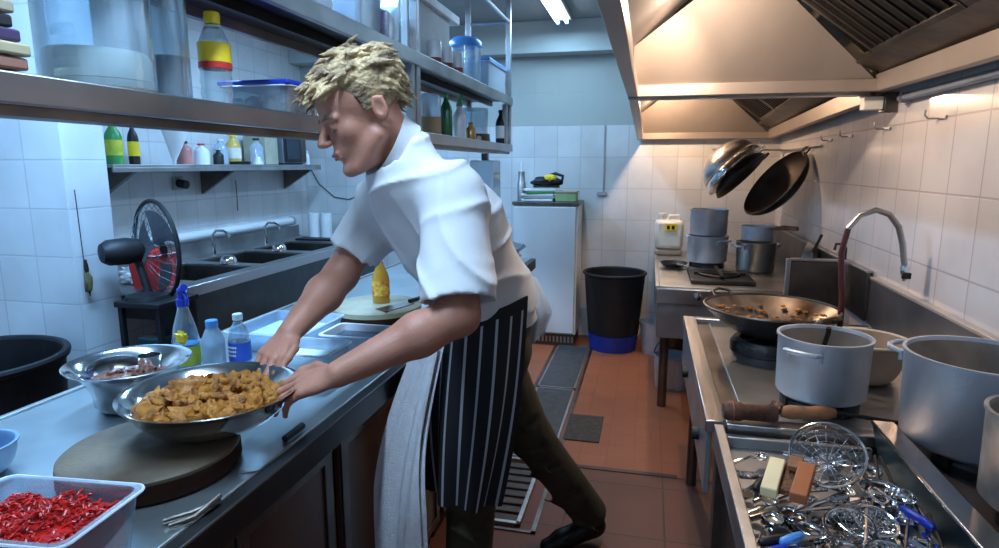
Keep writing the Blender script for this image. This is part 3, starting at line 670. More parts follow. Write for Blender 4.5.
UT = [
 ('knife', 'blue_knife', 'upper knife with slender blue handle in the basin', 'knife', (.385, 1.27), (.276, 1.168), bluel, .020, .036),
 ('knife', 'blue_knife', 'lowest knife with bright blue handle nearest the left corner', 'knife', (.345, 1.215), (.240, 1.125), blue, .020, .034),
 ('knife', 'blue_knife', 'middle knife with blue handle pointing to the left edge', 'knife', (.405, 1.20), (.292, 1.105), blue, .020, .034),
 ('tongs', 'tongs', 'steel tongs with dark tips at the left edge of the basin', 'tongs', (.245, 1.395), (.36, 1.50), None, .02, .010),
 ('tongs', 'tongs', 'open steel tongs lying below the brushes', 'tongs', (.250, 1.31), (.39, 1.41), None, .02, .012),
 ('spatula', 'spatula', 'steel spatula lying beneath the large skimmer', 'spatula', (.30, 1.28), (.46, 1.45), blackp, .025, .016),
 ('spoon', 'serving_spoon', 'serving spoon lying between brushes and blue knives', 'spoon', (.31, 1.30), (.44, 1.42), None, .022, .022),
 ('spoon', 'serving_spoon', 'serving spoon lying to the left of the small skimmers', 'spoon', (.33, 1.24), (.47, 1.38), None, .02, .034),
 ('spoon', 'serving_spoon', 'spoon with bowl toward the bottom edge of the basin', 'spoon', (.36, 1.10), (.44, 1.25), None, .02, .014),
 ('spoon', 'serving_spoon', 'spoon beside the right wall of the basin near the far end', 'spoon', (.52, 1.40), (.57, 1.60), None, .02, .014),
 ('ladle', 'ladle', 'upturned ladle behind the large skimmer', 'ladle', (.49, 1.56), (.37, 1.645), None, .032, .012),
 ('ladle', 'ladle', 'ladle lying beside the basin wall with a blue handle', 'ladle', (.53, 1.30), (.56, 1.53), blue, .030, .018),
 ('ladle', 'ladle', 'small ladle under the skimmers at the bottom edge', 'ladle', (.40, 1.03), (.50, 1.20), blackp, .030, .012),
 ('spoon', 'black_spoon', 'black plastic spoon at the right end of the basin', 'spoon', (.535, 1.22), (.575, 1.42), blackp, .024, .03),
 ('spoon', 'black_spoon', 'black plastic spoon at the far corner of the basin', 'spoon', (.54, 1.52), (.50, 1.66), blackp, .026, .028),
 ('tongs', 'tongs', 'long tongs lying along the basin wall', 'tongs', (.50, 1.14), (.58, 1.40), None, .02, .04),
 ('spatula', 'spatula', 'blue-handled spatula near the bottom right of the basin', 'spatula', (.56, 1.08), (.565, 1.30), blue, .022, .020),
 ('spoon', 'serving_spoon', 'thin spoon crossing under the yellow brush', 'spoon', (.27, 1.36), (.42, 1.44), None, .018, .026),
 ('spoon', 'serving_spoon', 'spoon pointing at the left lip of the basin', 'spoon', (.262, 1.27), (.40, 1.34), None, .018, .036),
 ('knife', 'paring_knife', 'paring knife with black handle near the basin corner', 'knife', (.33, 1.55), (.27, 1.42), blackp, .018, .010),
 ('spoon', 'serving_spoon', 'spoon sticking out toward the bottom left', 'spoon', (.39, 1.33), (.30, 1.10), None, .018, .012),
 ('ladle', 'ladle', 'black-handled ladle lying closest to the far end of the basin wall', 'ladle', (.545, 1.36), (.580, 1.60), blackp, .030, .045),
 ('knife', 'blue_knife', 'dark blue handled knife along the basin wall', 'knife', (.52, 1.46), (.572, 1.27), blue, .020, .050),
 ('knife', 'blue_knife', 'dark blue handled knife near the bottom of the basin wall', 'knife', (.50, 1.30), (.578, 1.13), blue, .020, .050),
 ('spoon', 'black_spoon', 'broad black spoon beside the largest skimmer', 'spoon', (.515, 1.40), (.56, 1.58), blackp, .030, .055),
 ('spoon', 'black_spoon', 'broad black spoon along the lower basin wall', 'spoon', (.545, 1.13), (.58, 1.33), blackp, .030, .050),
 ('spatula', 'spatula', 'narrow steel spatula in the middle of the pile', 'spatula', (.40, 1.12), (.47, 1.34), None, .016, .05),
]
for kind, name, label, cat, p, q, m, w, dz in UT:
    lying(name, label, cat, (p[0], p[1], zb+dz*.6), (q[0], q[1], zb+dz), kind, m, 'utensils heaped in the basin', w)
r2 = random.Random(31)
for i in range(34):
    x = r2.uniform(.27, .56); y = r2.uniform(1.06, 1.58)
    a = r2.gauss(-2.3, .55); L = r2.uniform(.12, .20); x2 = min(.585, max(.235, x+math.cos(a)*L)); y2 = max(1.0, min(1.66, y+math.sin(a)*L))
    kd, nm, ct = r2.choice([('spoon', 'teaspoon', 'spoon'), ('spoon', 'teaspoon', 'spoon'), ('knife', 'table_knife', 'knife'), ('spatula', 'narrow_spatula', 'spatula')])
    mm = None if r2.random() < .7 else blackp
    tt = lying(nm, {'spoon': 'small steel spoon lost among the heaped utensils', 'knife': 'small steel knife lost among the heaped utensils', 'spatula': 'narrow steel spatula lost among the heaped utensils'}[kd], ct, (x, y, zb+r2.uniform(.004, .03)), (x2, y2, zb+r2.uniform(.006, .035)), kd, mm, 'small steel %ss lost in the heap' % ct, r2.uniform(.012, .018))
# brushes
t = thing('basting_brush', 'wide brush with a cream block lying on the utensils', 'brush', (.305, 1.40, .80), 'brushes on the utensils')
part(t, 'block', B().obox((.295, 1.390, .815), .034, .125, .024, rz=-.32, rx=.15), mat('cream_block', (.80, .66, .38), .5), .003)
part(t, 'bristles', B().obox((.330, 1.40, .810), .03, .11, .014, rz=-.32, rx=.15), mat('dark_bristles', (.16, .07, .03), .9, 0, .4, 120, .5, 200), .002)
t = thing('basting_brush', 'brush with reddish brown block beside the cream one', 'brush', (.34, 1.365, .80), 'brushes on the utensils')
part(t, 'block', B().obox((.345, 1.345, .832), .034, .13, .024, rz=-.35, rx=.12), mat('red_brown_block', (.36, .10, .03), .5), .003)
part(t, 'bristles', B().obox((.347, 1.423, .836), .03, .045, .014, rz=-.3, rx=.15), woodh, .002)
# blue scraps at right of basin: cups and a lid
t = thing('measuring_cup', 'small blue plastic cup at the bottom right of the basin', 'cup', (.555, 1.10, zb))
part(t, 'body', B().lathe([(0, 0), (.022, 0), (.028, .05), (.026, .05), (.02, .003), (0, .003)], (.535, 1.00, zb), 20), bluel)
part(t, 'handle', B().tube([(.51, 1.00, zb+.04), (.49, 1.0, zb+.03), (.495, 1.0, zb+.012), (.513, 1.0, zb+.008)], .003, 6), bluel)
t = thing('peeler', 'steel peeler with an oval loop beside the basin wall', 'peeler', (.51, 1.40, .79))
part(t, 'loop', B().tube([(.505+.014*math.cos(a), 1.385+.035*math.sin(a), .80) for a in [2*PI*i/20 for i in range(20)]], .003, 6, True), chrome)
part(t, 'handle', B().tube([(.505, 1.42, .80), (.515, 1.50, .79)], [.004, .006], 8), blackp)
# ---------------------------------------------------------------- far range things
pot('upper of the two stacked aluminium pots on the far range', (.42, 4.6, 1.012), .128, .185, handle=False, group='stacked pots on the far range')
pot('lower of the two stacked aluminium pots on the far range', (.42, 4.6, .823), .138, .186, hang=(-.9, 2.2), group='stacked pots on the far range')
burner('black burner under the stacked pots', (.42, 4.6, .791), .12, .03)
t = thing('flat_burner', 'square black cast iron burner at the front of the far range', 'burner', (.42, 4.05, .791))
part(t, 'plate', B().box(.27, .64, 3.86, 4.30, .791, .815), iron, .005)
part(t, 'ring', B().ring((.45, 4.08, .822), .12, .009, n=30), iron)
part(t, 'grate', B().box(.30, .61, 4.07, 4.09, .816, .832).box(.44, .46, 3.89, 4.27, .8321, .844), iron)
t = thing('frying_pan', 'small black frying pan beside the stacked pots', 'pan', (.20, 4.35, .791))
part(t, 'body', B().lathe([(0, 0), (.07, 0), (.095, .03), (.092, .03), (.068, .004), (0, .004)], (.19, 4.45, .802), 32), iron)
part(t, 'handle', B().tube([(.21, 4.36, .83), (.25, 4.2, .845), (.27, 4.12, .85)], .008, 8), steel_dull)
t = thing('jerrycan', 'white plastic oil can with yellow label on the far range', 'jerrycan', (.17, 5.15, .791))
part(t, 'body', B().box(.06, .28, 5.06, 5.24, .84, 1.07), mat('can_white', (.74, .70, .60), .4), .03)
part(t, 'base', B().box(.065, .275, 5.065, 5.235, .791, .838), mat('can_amber', (.42, .30, .22), .3), .015)
part(t, 'neck', B().cyl((.11, 5.15, 1.07), (.11, 5.15, 1.10), .028, n=16), cream)
part(t, 'cap', B().cyl((.11, 5.15, 1.101), (.11, 5.15, 1.12), .033, n=16), cream)
part(t, 'carry_handle', B().tube([(.16, 5.15, 1.065), (.17, 5.15, 1.10), (.24, 5.15, 1.10), (.25, 5.15, 1.065)], .012, 8), cream)
lb = part(t, 'label', B().box(.135, .225, 5.0535, 5.059, .985, 1.045), yellow)
part(t, 'print', B().box(.150, .172, 5.051, 5.053, 1.0, 1.03).box(.186, .208, 5.051, 5.053, 1.0, 1.03), iron, parent=lb)
pot('dented aluminium pot right of the stacked pots', (.72, 4.45, .791), .125, .20, hang=(-2.7, .5), name='cooking_pot', m=steel_dull)
t = thing('saucepan', 'silver saucepan with a wooden handle on top of the dented pot', 'saucepan', (.72, 4.45, .992))
part(t, 'body', B().lathe([(0, 0), (.09, 0), (.10, .01), (.105, .10), (.102, .10), (.097, .012), (.0, .006)], (.72, 4.45, .996), 36), alu)
part(t, 'handle', B().tube([(.80, 4.38, 1.085), (.86, 4.32, 1.10), (.93, 4.26, 1.10)], [.010, .016, .014], 10), woodh)
t = thing('frying_pan', 'dark frying pan leaning on the splashback above the divider panel', 'pan', (.86, 3.9, .791))
part(t, 'body', B().lathe([(0, 0), (.10, 0), (.125, .035), (.122, .035), (.098, .004), (0, .004)], (.955, 3.95, .935), 32, (-1, 0, .15)), steel_dull)
part(t, 'handle', B().tube([(.93, 3.85, 1.01), (.93, 3.78, 1.06), (.93, 3.70, 1.12)], .008, 8), iron)
# hanging woks
def hung(label, c, R, n, prof, m, mi, hook, name='hanging_wok', grp=None, loop=True):
    t = thing(name, label, 'wok' if 'wok' in name else 'bowl', c, grp)
    part(t, 'bowl', B().lathe(prof, c, 48, n), m, sharp=60)
    part(t, 'inside', B().lathe([(r*.985, z+.003) for r, z in prof], c, 48, n), mi, sharp=60)
    x, y, z = basis(n); C = Vector(c)
    part(t, 'rim', B().ring(C, R, .005, n, 48), m)
    if loop:
        e = (Vector(hook)-C); e -= z*e.dot(z); e.normalize(); f = z.cross(e)
        part(t, 'handle', B().tube([C+e*R-f*.04, C+e*(R+.03)-f*.035, C+e*(R+.045), C+e*(R+.03)+f*.035, C+e*R+f*.04], .006, 8), m)
    return t
def cap(R, d, k=8): return [(R*math.sin(PI/2*i/k), -d*math.cos(PI/2*i/k)) for i in range(k+1)]
hung('large black wok hanging rim-first from the side wall rail', (.80, 4.42, 1.385), .255, (-.77, -.22, .60), cap(.255, .11), iron, mat('dark_wok_inside', (.03, .018, .012), .5, .4, .5, 7, c2=(.06, .03, .018)), (.98, 4.4, 1.6))
hung('black wok hanging inside the shiny bowls in the corner', (.64, 4.80, 1.42), .215, (.68, -.26, -.68), cap(.215, .085), iron, iron, (.9, 4.9, 1.62), grp=None)
hung('shiny ribbed steel bowl hanging right behind the corner wok', (.60, 4.82, 1.455), .235, (.68, -.26, -.68), cap(.235, .12), chrome, steel, (.9, 4.9, 1.62), 'hanging_bowl')
hung('outermost dented steel colander hanging in the corner', (.565, 4.84, 1.495), .215, (.66, -.26, -.70), cap(.215, .15), steel, steel, (.9, 4.9, 1.7), 'hanging_colander')
t = thing('wall_rail', 'thin steel rail with hooks for the hanging woks', 'rail', (.98, 4.6, 1.6))
part(t, 'bar', B().tube([(.985, 4.1, 1.615), (.985, 5.3, 1.60)], .006, 8), steel_dull)
for y in (4.35, 4.95): part(t, 'hook', B().tube([(.985, y, 1.61), (.955, y, 1.60), (.94, y, 1.575), (.95, y, 1.555)], .005, 6), steel_dull)
part(t, 'cross_bar', B().tube([(.45, 5.0, 1.615), (.985, 5.0, 1.607)], .006, 8), steel_dull)
hk = [('nearest the camera', 2.54, 1.665), ('second from the camera', 3.06, 1.655), ('above the curved tap', 3.58, 1.645), ('fourth along from the camera', 3.95, 1.64)]
for l, y, z in hk:
    t = thing('wall_hook', 'small bent wall hook on the right wall, '+l, 'hook', (.99, y, z), 'hooks in a row on the right wall')
    part(t, 'plate', B().box(.993, .9995, y-.02, y+.05, z-.006, z+.006), steel_dull)
    part(t, 'prong', B().tube([(.995, y+.05, z), (.965, y+.05, z), (.955, y+.05, z+.012), (.955, y+.05, z+.03)], .004, 6), steel_dull)
# pails under the far range
t = thing('pail', 'grey metal pail on the floor at the far end of the range', 'pail', (.08, 4.95, 0), 'pails under the far range')
part(t, 'body', B().lathe([(0, 0), (.105, 0), (.13, .255), (.135, .26), (.128, .26), (.10, .005), (0, .005)], (.10, 5.02, 0), 36), alu)
part(t, 'handle', B().tube(arc((.10, 5.02, .25), .132, PI, 2*PI, 14, (1, 0, 0), (0, -.5, .85)), .004, 6), steel_dull)
t = thing('pail', 'dented metal pail on the floor behind the leg of the far range', 'pail', (.24, 4.3, 0), 'pails under the far range')
part(t, 'body', B().lathe([(0, 0), (.105, 0), (.118, .15), (.12, .22), (.125, .225), (.116, .225), (.10, .005), (0, .005)], (.20, 4.24, 0), 36), alu)
part(t, 'handle', B().tube(arc((.20, 4.24, .22), .12, 0, PI, 14, (1, 0, 0), (0, .35, .93)), .004, 6), iron)

# ---------------------------------------------------------------- things on the worktop
zt = .901
t = thing('chopping_block', 'thick round wooden chopping block under the held bowl', 'chopping block', (-.90, .935, zt))
part(t, 'top', B().lathe([(0, .049), (.156, .049), (.162, .044), (.162, .038), (0, .038)], (-.945, .968, zt), 60), wood, sharp=50)
part(t, 'side', B().lathe([(0, 0), (.158, 0), (.164, .01), (.163, .0375), (0, .0375)], (-.945, .968, zt), 60), wood_dark, sharp=50)
t = thing('chopping_block', 'round pale chopping block with the sauce bottle on it', 'chopping block', (-1.03, 2.20, zt))
part(t, 'top', B().lathe([(0, .06), (.165, .06), (.175, .053), (.175, .035), (0, .035)], (-1.03, 2.22, zt), 56), mat('pale_wood', (.34, .30, .20), .55, 0, .2, 7, .1, 30), sharp=50)
part(t, 'side', B().lathe([(0, 0), (.17, 0), (.174, .01), (.174, .0345), (0, .0345)], (-1.03, 2.22, zt), 56), wood_dark, sharp=50)
t = thing('knife', 'dark knife lying on the pale round chopping block', 'knife', (-.93, 2.15, zt+.061))
part(t, 'blade', B().slab([(-.99, 2.12, zt+.0612), (-.93, 2.08, zt+.0612), (-.88, 2.24, zt+.0612), (-.93, 2.25, zt+.0612)], .002), steel_dark)
part(t, 'handle', B().tube([(-.905, 2.25, zt+.069), (-.88, 2.33, zt+.069)], .008, 8), blackp)
def bottle(name, label, cat, c, prof, m, labelband=None, lm=None, capz=None, capr=.0, caph=.0, cm=None, liquid=None, lqm=None, n=28):
    t = thing(name, label, cat, c)
    part(t, 'body', B().lathe(prof, c, n), m, sharp=50)
    if liquid: part(t, 'liquid', B().lathe(liquid, c, n), lqm, sharp=50)
    if labelband:
        r, z0, z1 = labelband; part(t, 'wrap_label', B().lathe([(r, z0), (r, z1)], c, n), lm) if False else part(t, 'wrap_label', B().lathe([(r-.0008, z0), (r, z0), (r, z1), (r-.0008, z1)], c, n, loop=True), lm)
    if capz is not None: part(t, 'cap', B().lathe([(0, 0), (capr, 0), (capr, caph*.9), (capr*.9, caph), (0, caph)], (c[0], c[1], c[2]+capz), 20), cm)
    return t
c = (-1.29, 1.48, zt)
t = bottle('spray_bottle', 'clear spray bottle with blue trigger and lime label', 'bottle', c, [(0, 0), (.035, 0), (.037, .01), (.037, .10), (.030, .14), (.017, .185), (.014, .20), (0, .20)], plastic, (.0378, .03, .085), lime, .20, .017, .022, blue,
           [(0, .004), (.033, .004), (.034, .012), (.034, .09), (0, .09)], mat('blue_cleaner', (.03, .30, .60), .15))
part(t, 'flower_print', B().blob((c[0]+.012, c[1]-.030, zt+.115), (.018, .010, .018), .35, 3, 5, 16), yellow)
part(t, 'trigger', B().tube([(c[0], c[1], zt+.222), (c[0], c[1], zt+.245), (c[0]+.02, c[1]-.012, zt+.258)], [.012, .014, .010], 10).tube([(c[0]+.014, c[1]-.008, zt+.245), (c[0]+.030, c[1]-.018, zt+.225), (c[0]+.028, c[1]-.017, zt+.205)], .005, 8), blue)
bottle('plastic_bottle', 'cloudy bottle with blue cap between spray bottle and water bottle', 'bottle', (-1.215, 1.50, zt), [(0, 0), (.030, 0), (.032, .008), (.032, .10), (.020, .128), (.013, .138), (0, .138)], plastic2, None, None, .138, .017, .02, bluel,
       [(0, .004), (.029, .004), (.029, .09), (0, .09)], mat('pale_cleaner', (.35, .55, .62), .2))
t = bottle('water_bottle', 'water bottle with white cap and dark blue label', 'bottle', (-1.165, 1.55, zt), [(0, 0), (.029, 0), (.031, .006), (.029, .02), (.031, .03), (.031, .085), (.029, .10), (.024, .125), (.013, .14), (.012, .15), (0, .15)], water, (.0318, .028, .085), mat('blue_label', (.015, .07, .42), .4), .15, .0145, .018, white)
b = B()
for i in range(3):
    for k in range(7):
        a = -2.4+k*.17+i*.05; b.obox((-1.165+.0322*math.cos(a), 1.55+.0322*math.sin(a), zt+.048+i*.012), .0006, .0035, .006, rz=a)
part(t, 'label_print', b, paper)
c = (-1.02, 2.24, zt+.061)
bottle('sauce_bottle', 'sauce bottle with yellow and red label standing on the pale chopping block', 'bottle', c, [(0, 0), (.033, 0), (.034, .006), (.034, .095), (.028, .12), (.013, .15), (.012, .165), (0, .165)], oil, (.0348, .03, .09), mat('yellow_red_label', (.75, .55, .05), .5, 0, .1, 60, c2=(.55, .06, .03)), .165, .015, .018, cream)
# metal bowl with sauce, behind the chopping block
c = (-1.25, 1.235, zt)
t = thing('mixing_bowl', 'steel mixing bowl with red-brown marinade behind the chopping block', 'bowl', c)
part(t, 'body', B().lathe([(0, 0), (.070, 0), (.082, .015), (.086, .045), (.100, .080), (.128, .108), (.142, .113), (.143, .117), (.126, .112), (.097, .082), (.082, .046), (.078, .02), (.0, .006)], c, 60), chrome, sharp=60)
part(t, 'marinade', B().lathe([(0, .072), (.05, .076), (.08, .074), (.091, .076)], c, 40), sauce)
b = B(); r2 = random.Random(11)
for i in range(26):
    a = r2.uniform(0, 2*PI); q = .078*math.sqrt(r2.random()); b.blob((c[0]+math.cos(a)*q, c[1]+math.sin(a)*q, zt+.077), (r2.uniform(.008, .016), r2.uniform(.008, .014), .007), .3, 2, i, 8)
o = part(t, 'meat_pieces', b, sauce); o['kind'] = 'stuff'
t = thing('steel_jar', 'small shiny steel can standing inside the mixing bowl', 'can', (-1.22, 1.27, zt+.068))
part(t, 'body', B().lathe([(0, 0), (.026, 0), (.028, .045), (.026, .045), (.024, .004), (0, .004)], (-1.235, 1.285, zt+.072), 24), chrome)
# red chilli tub
def tub(t, x0, x1, y0, y1, z0, z1, fl, m, th=.003, lid=None):
    a = fl
    def fr(o, z, k=6, rc=.02):
        p = []
        for cx, cy, s in ((x1+o-rc, y0-o+rc, -PI/2), (x1+o-rc, y1+o-rc, 0), (x0-o+rc, y1+o-rc, PI/2), (x0-o+rc, y0-o+rc, PI)):
            for i in range(k+1):
                an = s+PI/2*i/k; p.append((cx+rc*math.cos(an), cy+rc*math.sin(an), z))
        return p
    rows = [fr(-a, z0), fr(0, z1), fr(.006, z1), fr(.006, z1+.004), fr(-th, z1+.004), fr(-a-th, z0+th)]
    n = len(rows[0]); b = B(); v = []; f = []
    for r in rows: v += r
    for j in range(len(rows)-1):
        for i in range(n): f.append((j*n+i, j*n+(i+1) % n, (j+1)*n+(i+1) % n, (j+1)*n+i))
    f.append(tuple(range(n-1, -1, -1))); f.append(tuple(range(5*n, 6*n)))
    b.add(v, f); part(t, 'tub', b, m, sharp=50)
    part(t, 'rim', B().tube(fr(.006, z1+.002), .0025, 6, True), mat('tub_rim', (.62, .68, .78), .3))
RZ = Matrix.Rotation(math.radians(12), 4, 'Z')
t = thing('chilli_tub', 'clear plastic tub filled with chopped red chilli at the bottom left', 'tub', (-.875, .66, zt))
t.rotation_euler.z = .10
t2 = Vector(t.location)
tub(t, -.995, -.755, .585, .745, zt, zt+.092, .012, plastic3)
r2 = random.Random(5); b = B().box(-.970, -.780, .602, .728, zt+.004, zt+.073)
for i in range(620):
    x = r2.uniform(-.970, -.778); y = r2.uniform(.600, .730); L = r2.uniform(.006, .014); a = r2.uniform(0, PI)
    z = zt+.074+.016*noise.noise(Vector((x*18, y*18, 1)))+r2.uniform(0, .006)
    d = Vector((math.cos(a), math.sin(a), r2.uniform(-.4, .5)))*L
    p = Vector((x, y, z)); b.tube([p-d*.5, p+d*.1+Vector((0, 0, .001)), p+d*.5], [.0016, .0026, .0016], 5)
o = part(t, 'chopped_chilli', b, chili); o['kind'] = 'stuff'
# blue rimmed bowl at left frame edge
t = thing('plastic_bowl', 'bowl with pale blue rim cut off by the left frame edge', 'bowl', (-1.20, .83, zt))
part(t, 'body', B().lathe(bowl_prof(.07, .06, .035, .003, 6, .004), (-1.26, .86, zt), 36), mat('pale_blue', (.30, .45, .62), .35), sharp=60)
# cloth, knife, small dish near the block
t = thing('cleaver', 'steel cleaver lying on the worktop between block and edge', 'cleaver', (-.78, 1.10, zt))
part(t, 'blade', B().slab([(-.765, .985, zt+.001), (-.730, 1.00, zt+.001), (-.735, 1.13, zt+.001), (-.772, 1.12, zt+.001)], .002), steel)
part(t, 'handle', B().tube([(-.752, 1.128, zt+.009), (-.752, 1.20, zt+.010)], .008, 8), blackp)
t = thing('black_tongs', 'small dark glossy tongs beside the red chilli tub', 'tongs', (-.75, .82, zt))
part(t, 'arm', B().tube([(-.775, .80, zt+.006), (-.745, .83, zt+.008), (-.725, .88, zt+.006)], .005, 8), steel_dark)
part(t, 'arm', B().tube([(-.755, .79, zt+.006), (-.730, .82, zt+.008), (-.725, .88, zt+.0165)], .005, 8), steel_dark)
# trays with food behind the hands
t = thing('food_tray', 'large pale blue plastic tray behind the water bottle', 'tray', (-1.16, 1.86, zt))
tub(t, -1.33, -1.06, 1.70, 2.00, zt, zt+.06, .01, plastic2)
part(t, 'contents', B().box(-1.315, -1.075, 1.715, 1.985, zt+.006, zt+.035), mat('pale_ice', (.55, .66, .80), .5, 0, .1, 20, .5, 40), .01)
t = thing('food_tray', 'white plastic box with pale contents behind the near hand', 'tray', (-.98, 1.58, zt))
tub(t, -1.05, -.86, 1.50, 1.66, zt, zt+.07, .008, plastic2)
part(t, 'contents', B().box(-1.035, -.875, 1.512, 1.648, zt+.005, zt+.045), mat('pale_rice', (.62, .70, .66), .7, 0, .08, 60, .5, 120), .006)
t = thing('food_tray', 'white plastic box with a dark film behind the pale one', 'tray', (-.92, 1.78, zt))
tub(t, -1.00, -.81, 1.72, 1.87, zt, zt+.065, .008, mat('white_box', (.62, .66, .72), .4))
part(t, 'contents', B().box(-.985, -.825, 1.735, 1.855, zt+.03, zt+.05), mat('dark_sauce', (.03, .05, .09), .15), .004)
t = thing('plastic_bag', 'crumpled clear plastic bag with brown food at the back end of the worktop', 'bag', (-.84, 3.75, zt))
part(t, 'bag', B().blob((-.87, 3.75, zt+.075), (.11, .11, .072), .35, 3, 4, 26), plastic2)
part(t, 'contents', B().blob((-.87, 3.75, zt+.045), (.08, .08, .042), .3, 2.5, 9, 18), mat('brown_food', (.25, .12, .08), .6, 0, .4, 40))

# ---------------------------------------------------------------- bowl in the hands, with fried pieces
BC = (-.878, 1.070, .9525); BR = .188
t = thing('serving_bowl', 'wide steel bowl of fried chicken held over the chopping block', 'bowl', BC)
part(t, 'body', B().lathe([(0, 0), (.070, 0), (.092, .005), (.124, .022), (.150, .047), (.167, .078), (.177, .081), (.179, .085), (.165, .081), (.146, .049), (.120, .026), (.088, .009), (0, .004)], BC, 64), chrome, sharp=60)
r2 = random.Random(21)
first = None; k = 0; spots = []
for layer, (zz, rr, n) in enumerate(((.020, .070, 9), (.042, .100, 26), (.062, .126, 46), (.078, .070, 8))):
    c0 = 0
    for _ in range(4000):
        if c0 >= n: break
        a = r2.uniform(0, 2*PI); q = rr*math.sqrt(r2.random()); p = Vector((BC[0]-.008+math.cos(a)*q, BC[1]-.0+math.sin(a)*q, BC[2]+zz+r2.uniform(-.004, .004)))
        if all((p-s).length > .0265 for s in spots): spots.append(p); c0 += 1
protos = []
for i in range(6):
    nm = 'fried_chicken_piece'
    o = link(nm, B().blob((0, 0, 0), (.021+.003*(i % 3), .0155+.003*(i % 2), .013), .42, 2.0, i*5+1, 18), [fried, fried, mat('dark_fried', (.30, .10, .012), .5, 0, .4, 40, .6, 90, c2=(.50, .20, .02))][i % 3], sharp=80)
    protos.append(o)
for i, p in enumerate(spots):
    o = protos[i] if i < 6 else protos[i % 6].copy()
    if i >= 6: COL.objects.link(o)
    o.location = p; o.rotation_euler = (r2.uniform(-.6, .6), r2.uniform(-.6, .6), r2.uniform(0, 6.28)); s = r2.uniform(.9, 1.2); o.scale = (s, s, s)
    tag(o, 'golden brown fried chicken piece heaped in the held steel bowl', 'fried chicken', 'fried chicken pieces in the held bowl')

# ---------------------------------------------------------------- lower shelf things
zs = 1.641-.009
def stacker(c, r, n, z0, dz, m, t, name='plate'):
    for i in range(n): part(t, name, B().lathe([(0, 0), (r*.7, 0), (r, dz*1.6), (r, dz*1.6+.002), (r*.7, .003), (0, .003)], (c[0], c[1], z0+i*dz), 40), m)
t = thing('round_container', 'wide round plastic tub with pale base on the lower hanging shelf', 'container', (-1.11, 1.10, zs))
c = (-1.10, 1.09, zs)
part(t, 'base', B().lathe([(0, .0), (.085, .0), (.097, .012), (.100, .03), (.100, .034), (0, .034)], c, 48), dishes, sharp=50)
part(t, 'contents', B().lathe([(0, .036), (.097, .036), (.098, .078), (.090, .092), (0, .094)], c, 48), mat('pale_dough', (.74, .74, .68), .6, 0, .05, 5), sharp=60)
part(t, 'clear_cover', B().lathe([(.104, .020), (.104, .27), (.101, .27), (.101, .020)], c, 48, loop=True), plastic, sharp=50)
t = thing('round_container', 'narrow clear plastic jar with blue-grey cup inside, beside the oil bottle', 'container', (-1.08, 1.33, zs))
c = (-1.09, 1.265, zs)
part(t, 'jar', B().lathe([(0, 0), (.048, 0), (.052, .01), (.052, .27), (.049, .27), (.049, .01), (0, .004)], c, 40), plastic, sharp=50)
part(t, 'cup', B().lathe([(0, 0), (.030, 0), (.036, .10), (.037, .105), (.03, .105), (.0, .10)], (c[0]+.01, c[1], zs+.006), 28), mat('blue_grey_cup', (.10, .17, .26), .4))
c = (-1.045, 1.405, zs)
c = (-1.05, 1.385, zs)
t = bottle('oil_bottle', 'clear ribbed oil bottle with yellow cap and yellow label', 'bottle', c, [(0, 0), (.036, 0), (.038, .01), (.035, .03), (.038, .04), (.035, .06), (.038, .07), (.035, .09), (.038, .10), (.037, .16), (.024, .19), (.016, .205), (0, .205)], plastic, (.0385, .115, .16), yellow, .205, .0185, .028, yellow, None, None)
part(t, 'red_band', B().lathe([(.0383, .100), (.0389, .100), (.0389, .114), (.0383, .114)], c, 28, loop=True), red)
part(t, 'neck_ring', B().ring((c[0], c[1], zs+.20), .018, .002), cream)
t = thing('food_container', 'rectangular clear tub of purple onions with dark blue lid on the lower shelf', 'container', (-1.10, 1.74, zs))
tub(t, -1.20, -.99, 1.60, 1.86, zs, zs+.085, .01, plastic)
part(t, 'lid', B().box(-1.208, -.982, 1.592, 1.868, zs+.090, zs+.103), blue, .004)
b = B(); r2 = random.Random(9)
for i in range(46):
    b.blob((r2.uniform(-1.18, -1.01), r2.uniform(1.62, 1.84), zs+r2.uniform(.018, .065)), r2.uniform(.014, .02), .2, 2, i, 8)
o = part(t, 'onions', b, mat('purple_onion', (.22, .10, .24), .4, 0, .4, 20, c2=(.45, .40, .44))); o['kind'] = 'stuff'
# stack of trays at the very left
lab = ['lowest pale tray', 'thin brown tray', 'tan tray', 'dark purple tray', 'black tray', 'upper tan tray', 'topmost dark tray']
cs = [(.45, .5, .45), (.30, .14, .10), (.42, .36, .22), (.05, .03, .09), (.02, .02, .02), (.35, .30, .22), (.04, .03, .03)]
for i, (l, cc) in enumerate(zip(lab, cs)):
    z = zs+i*.022+.0005*i; w = (.0, .004, .008, .0, -.006, -.003, -.008)[i]
    solo('stacked_tray', B().box(-1.22, -1.02+w, .55, .865+w, z, z+.020), mat('tray_colour_%d' % i, cc, .5), l+' in the stack at the left end of the lower shelf', 'tray', 'trays stacked on the lower shelf', .004)
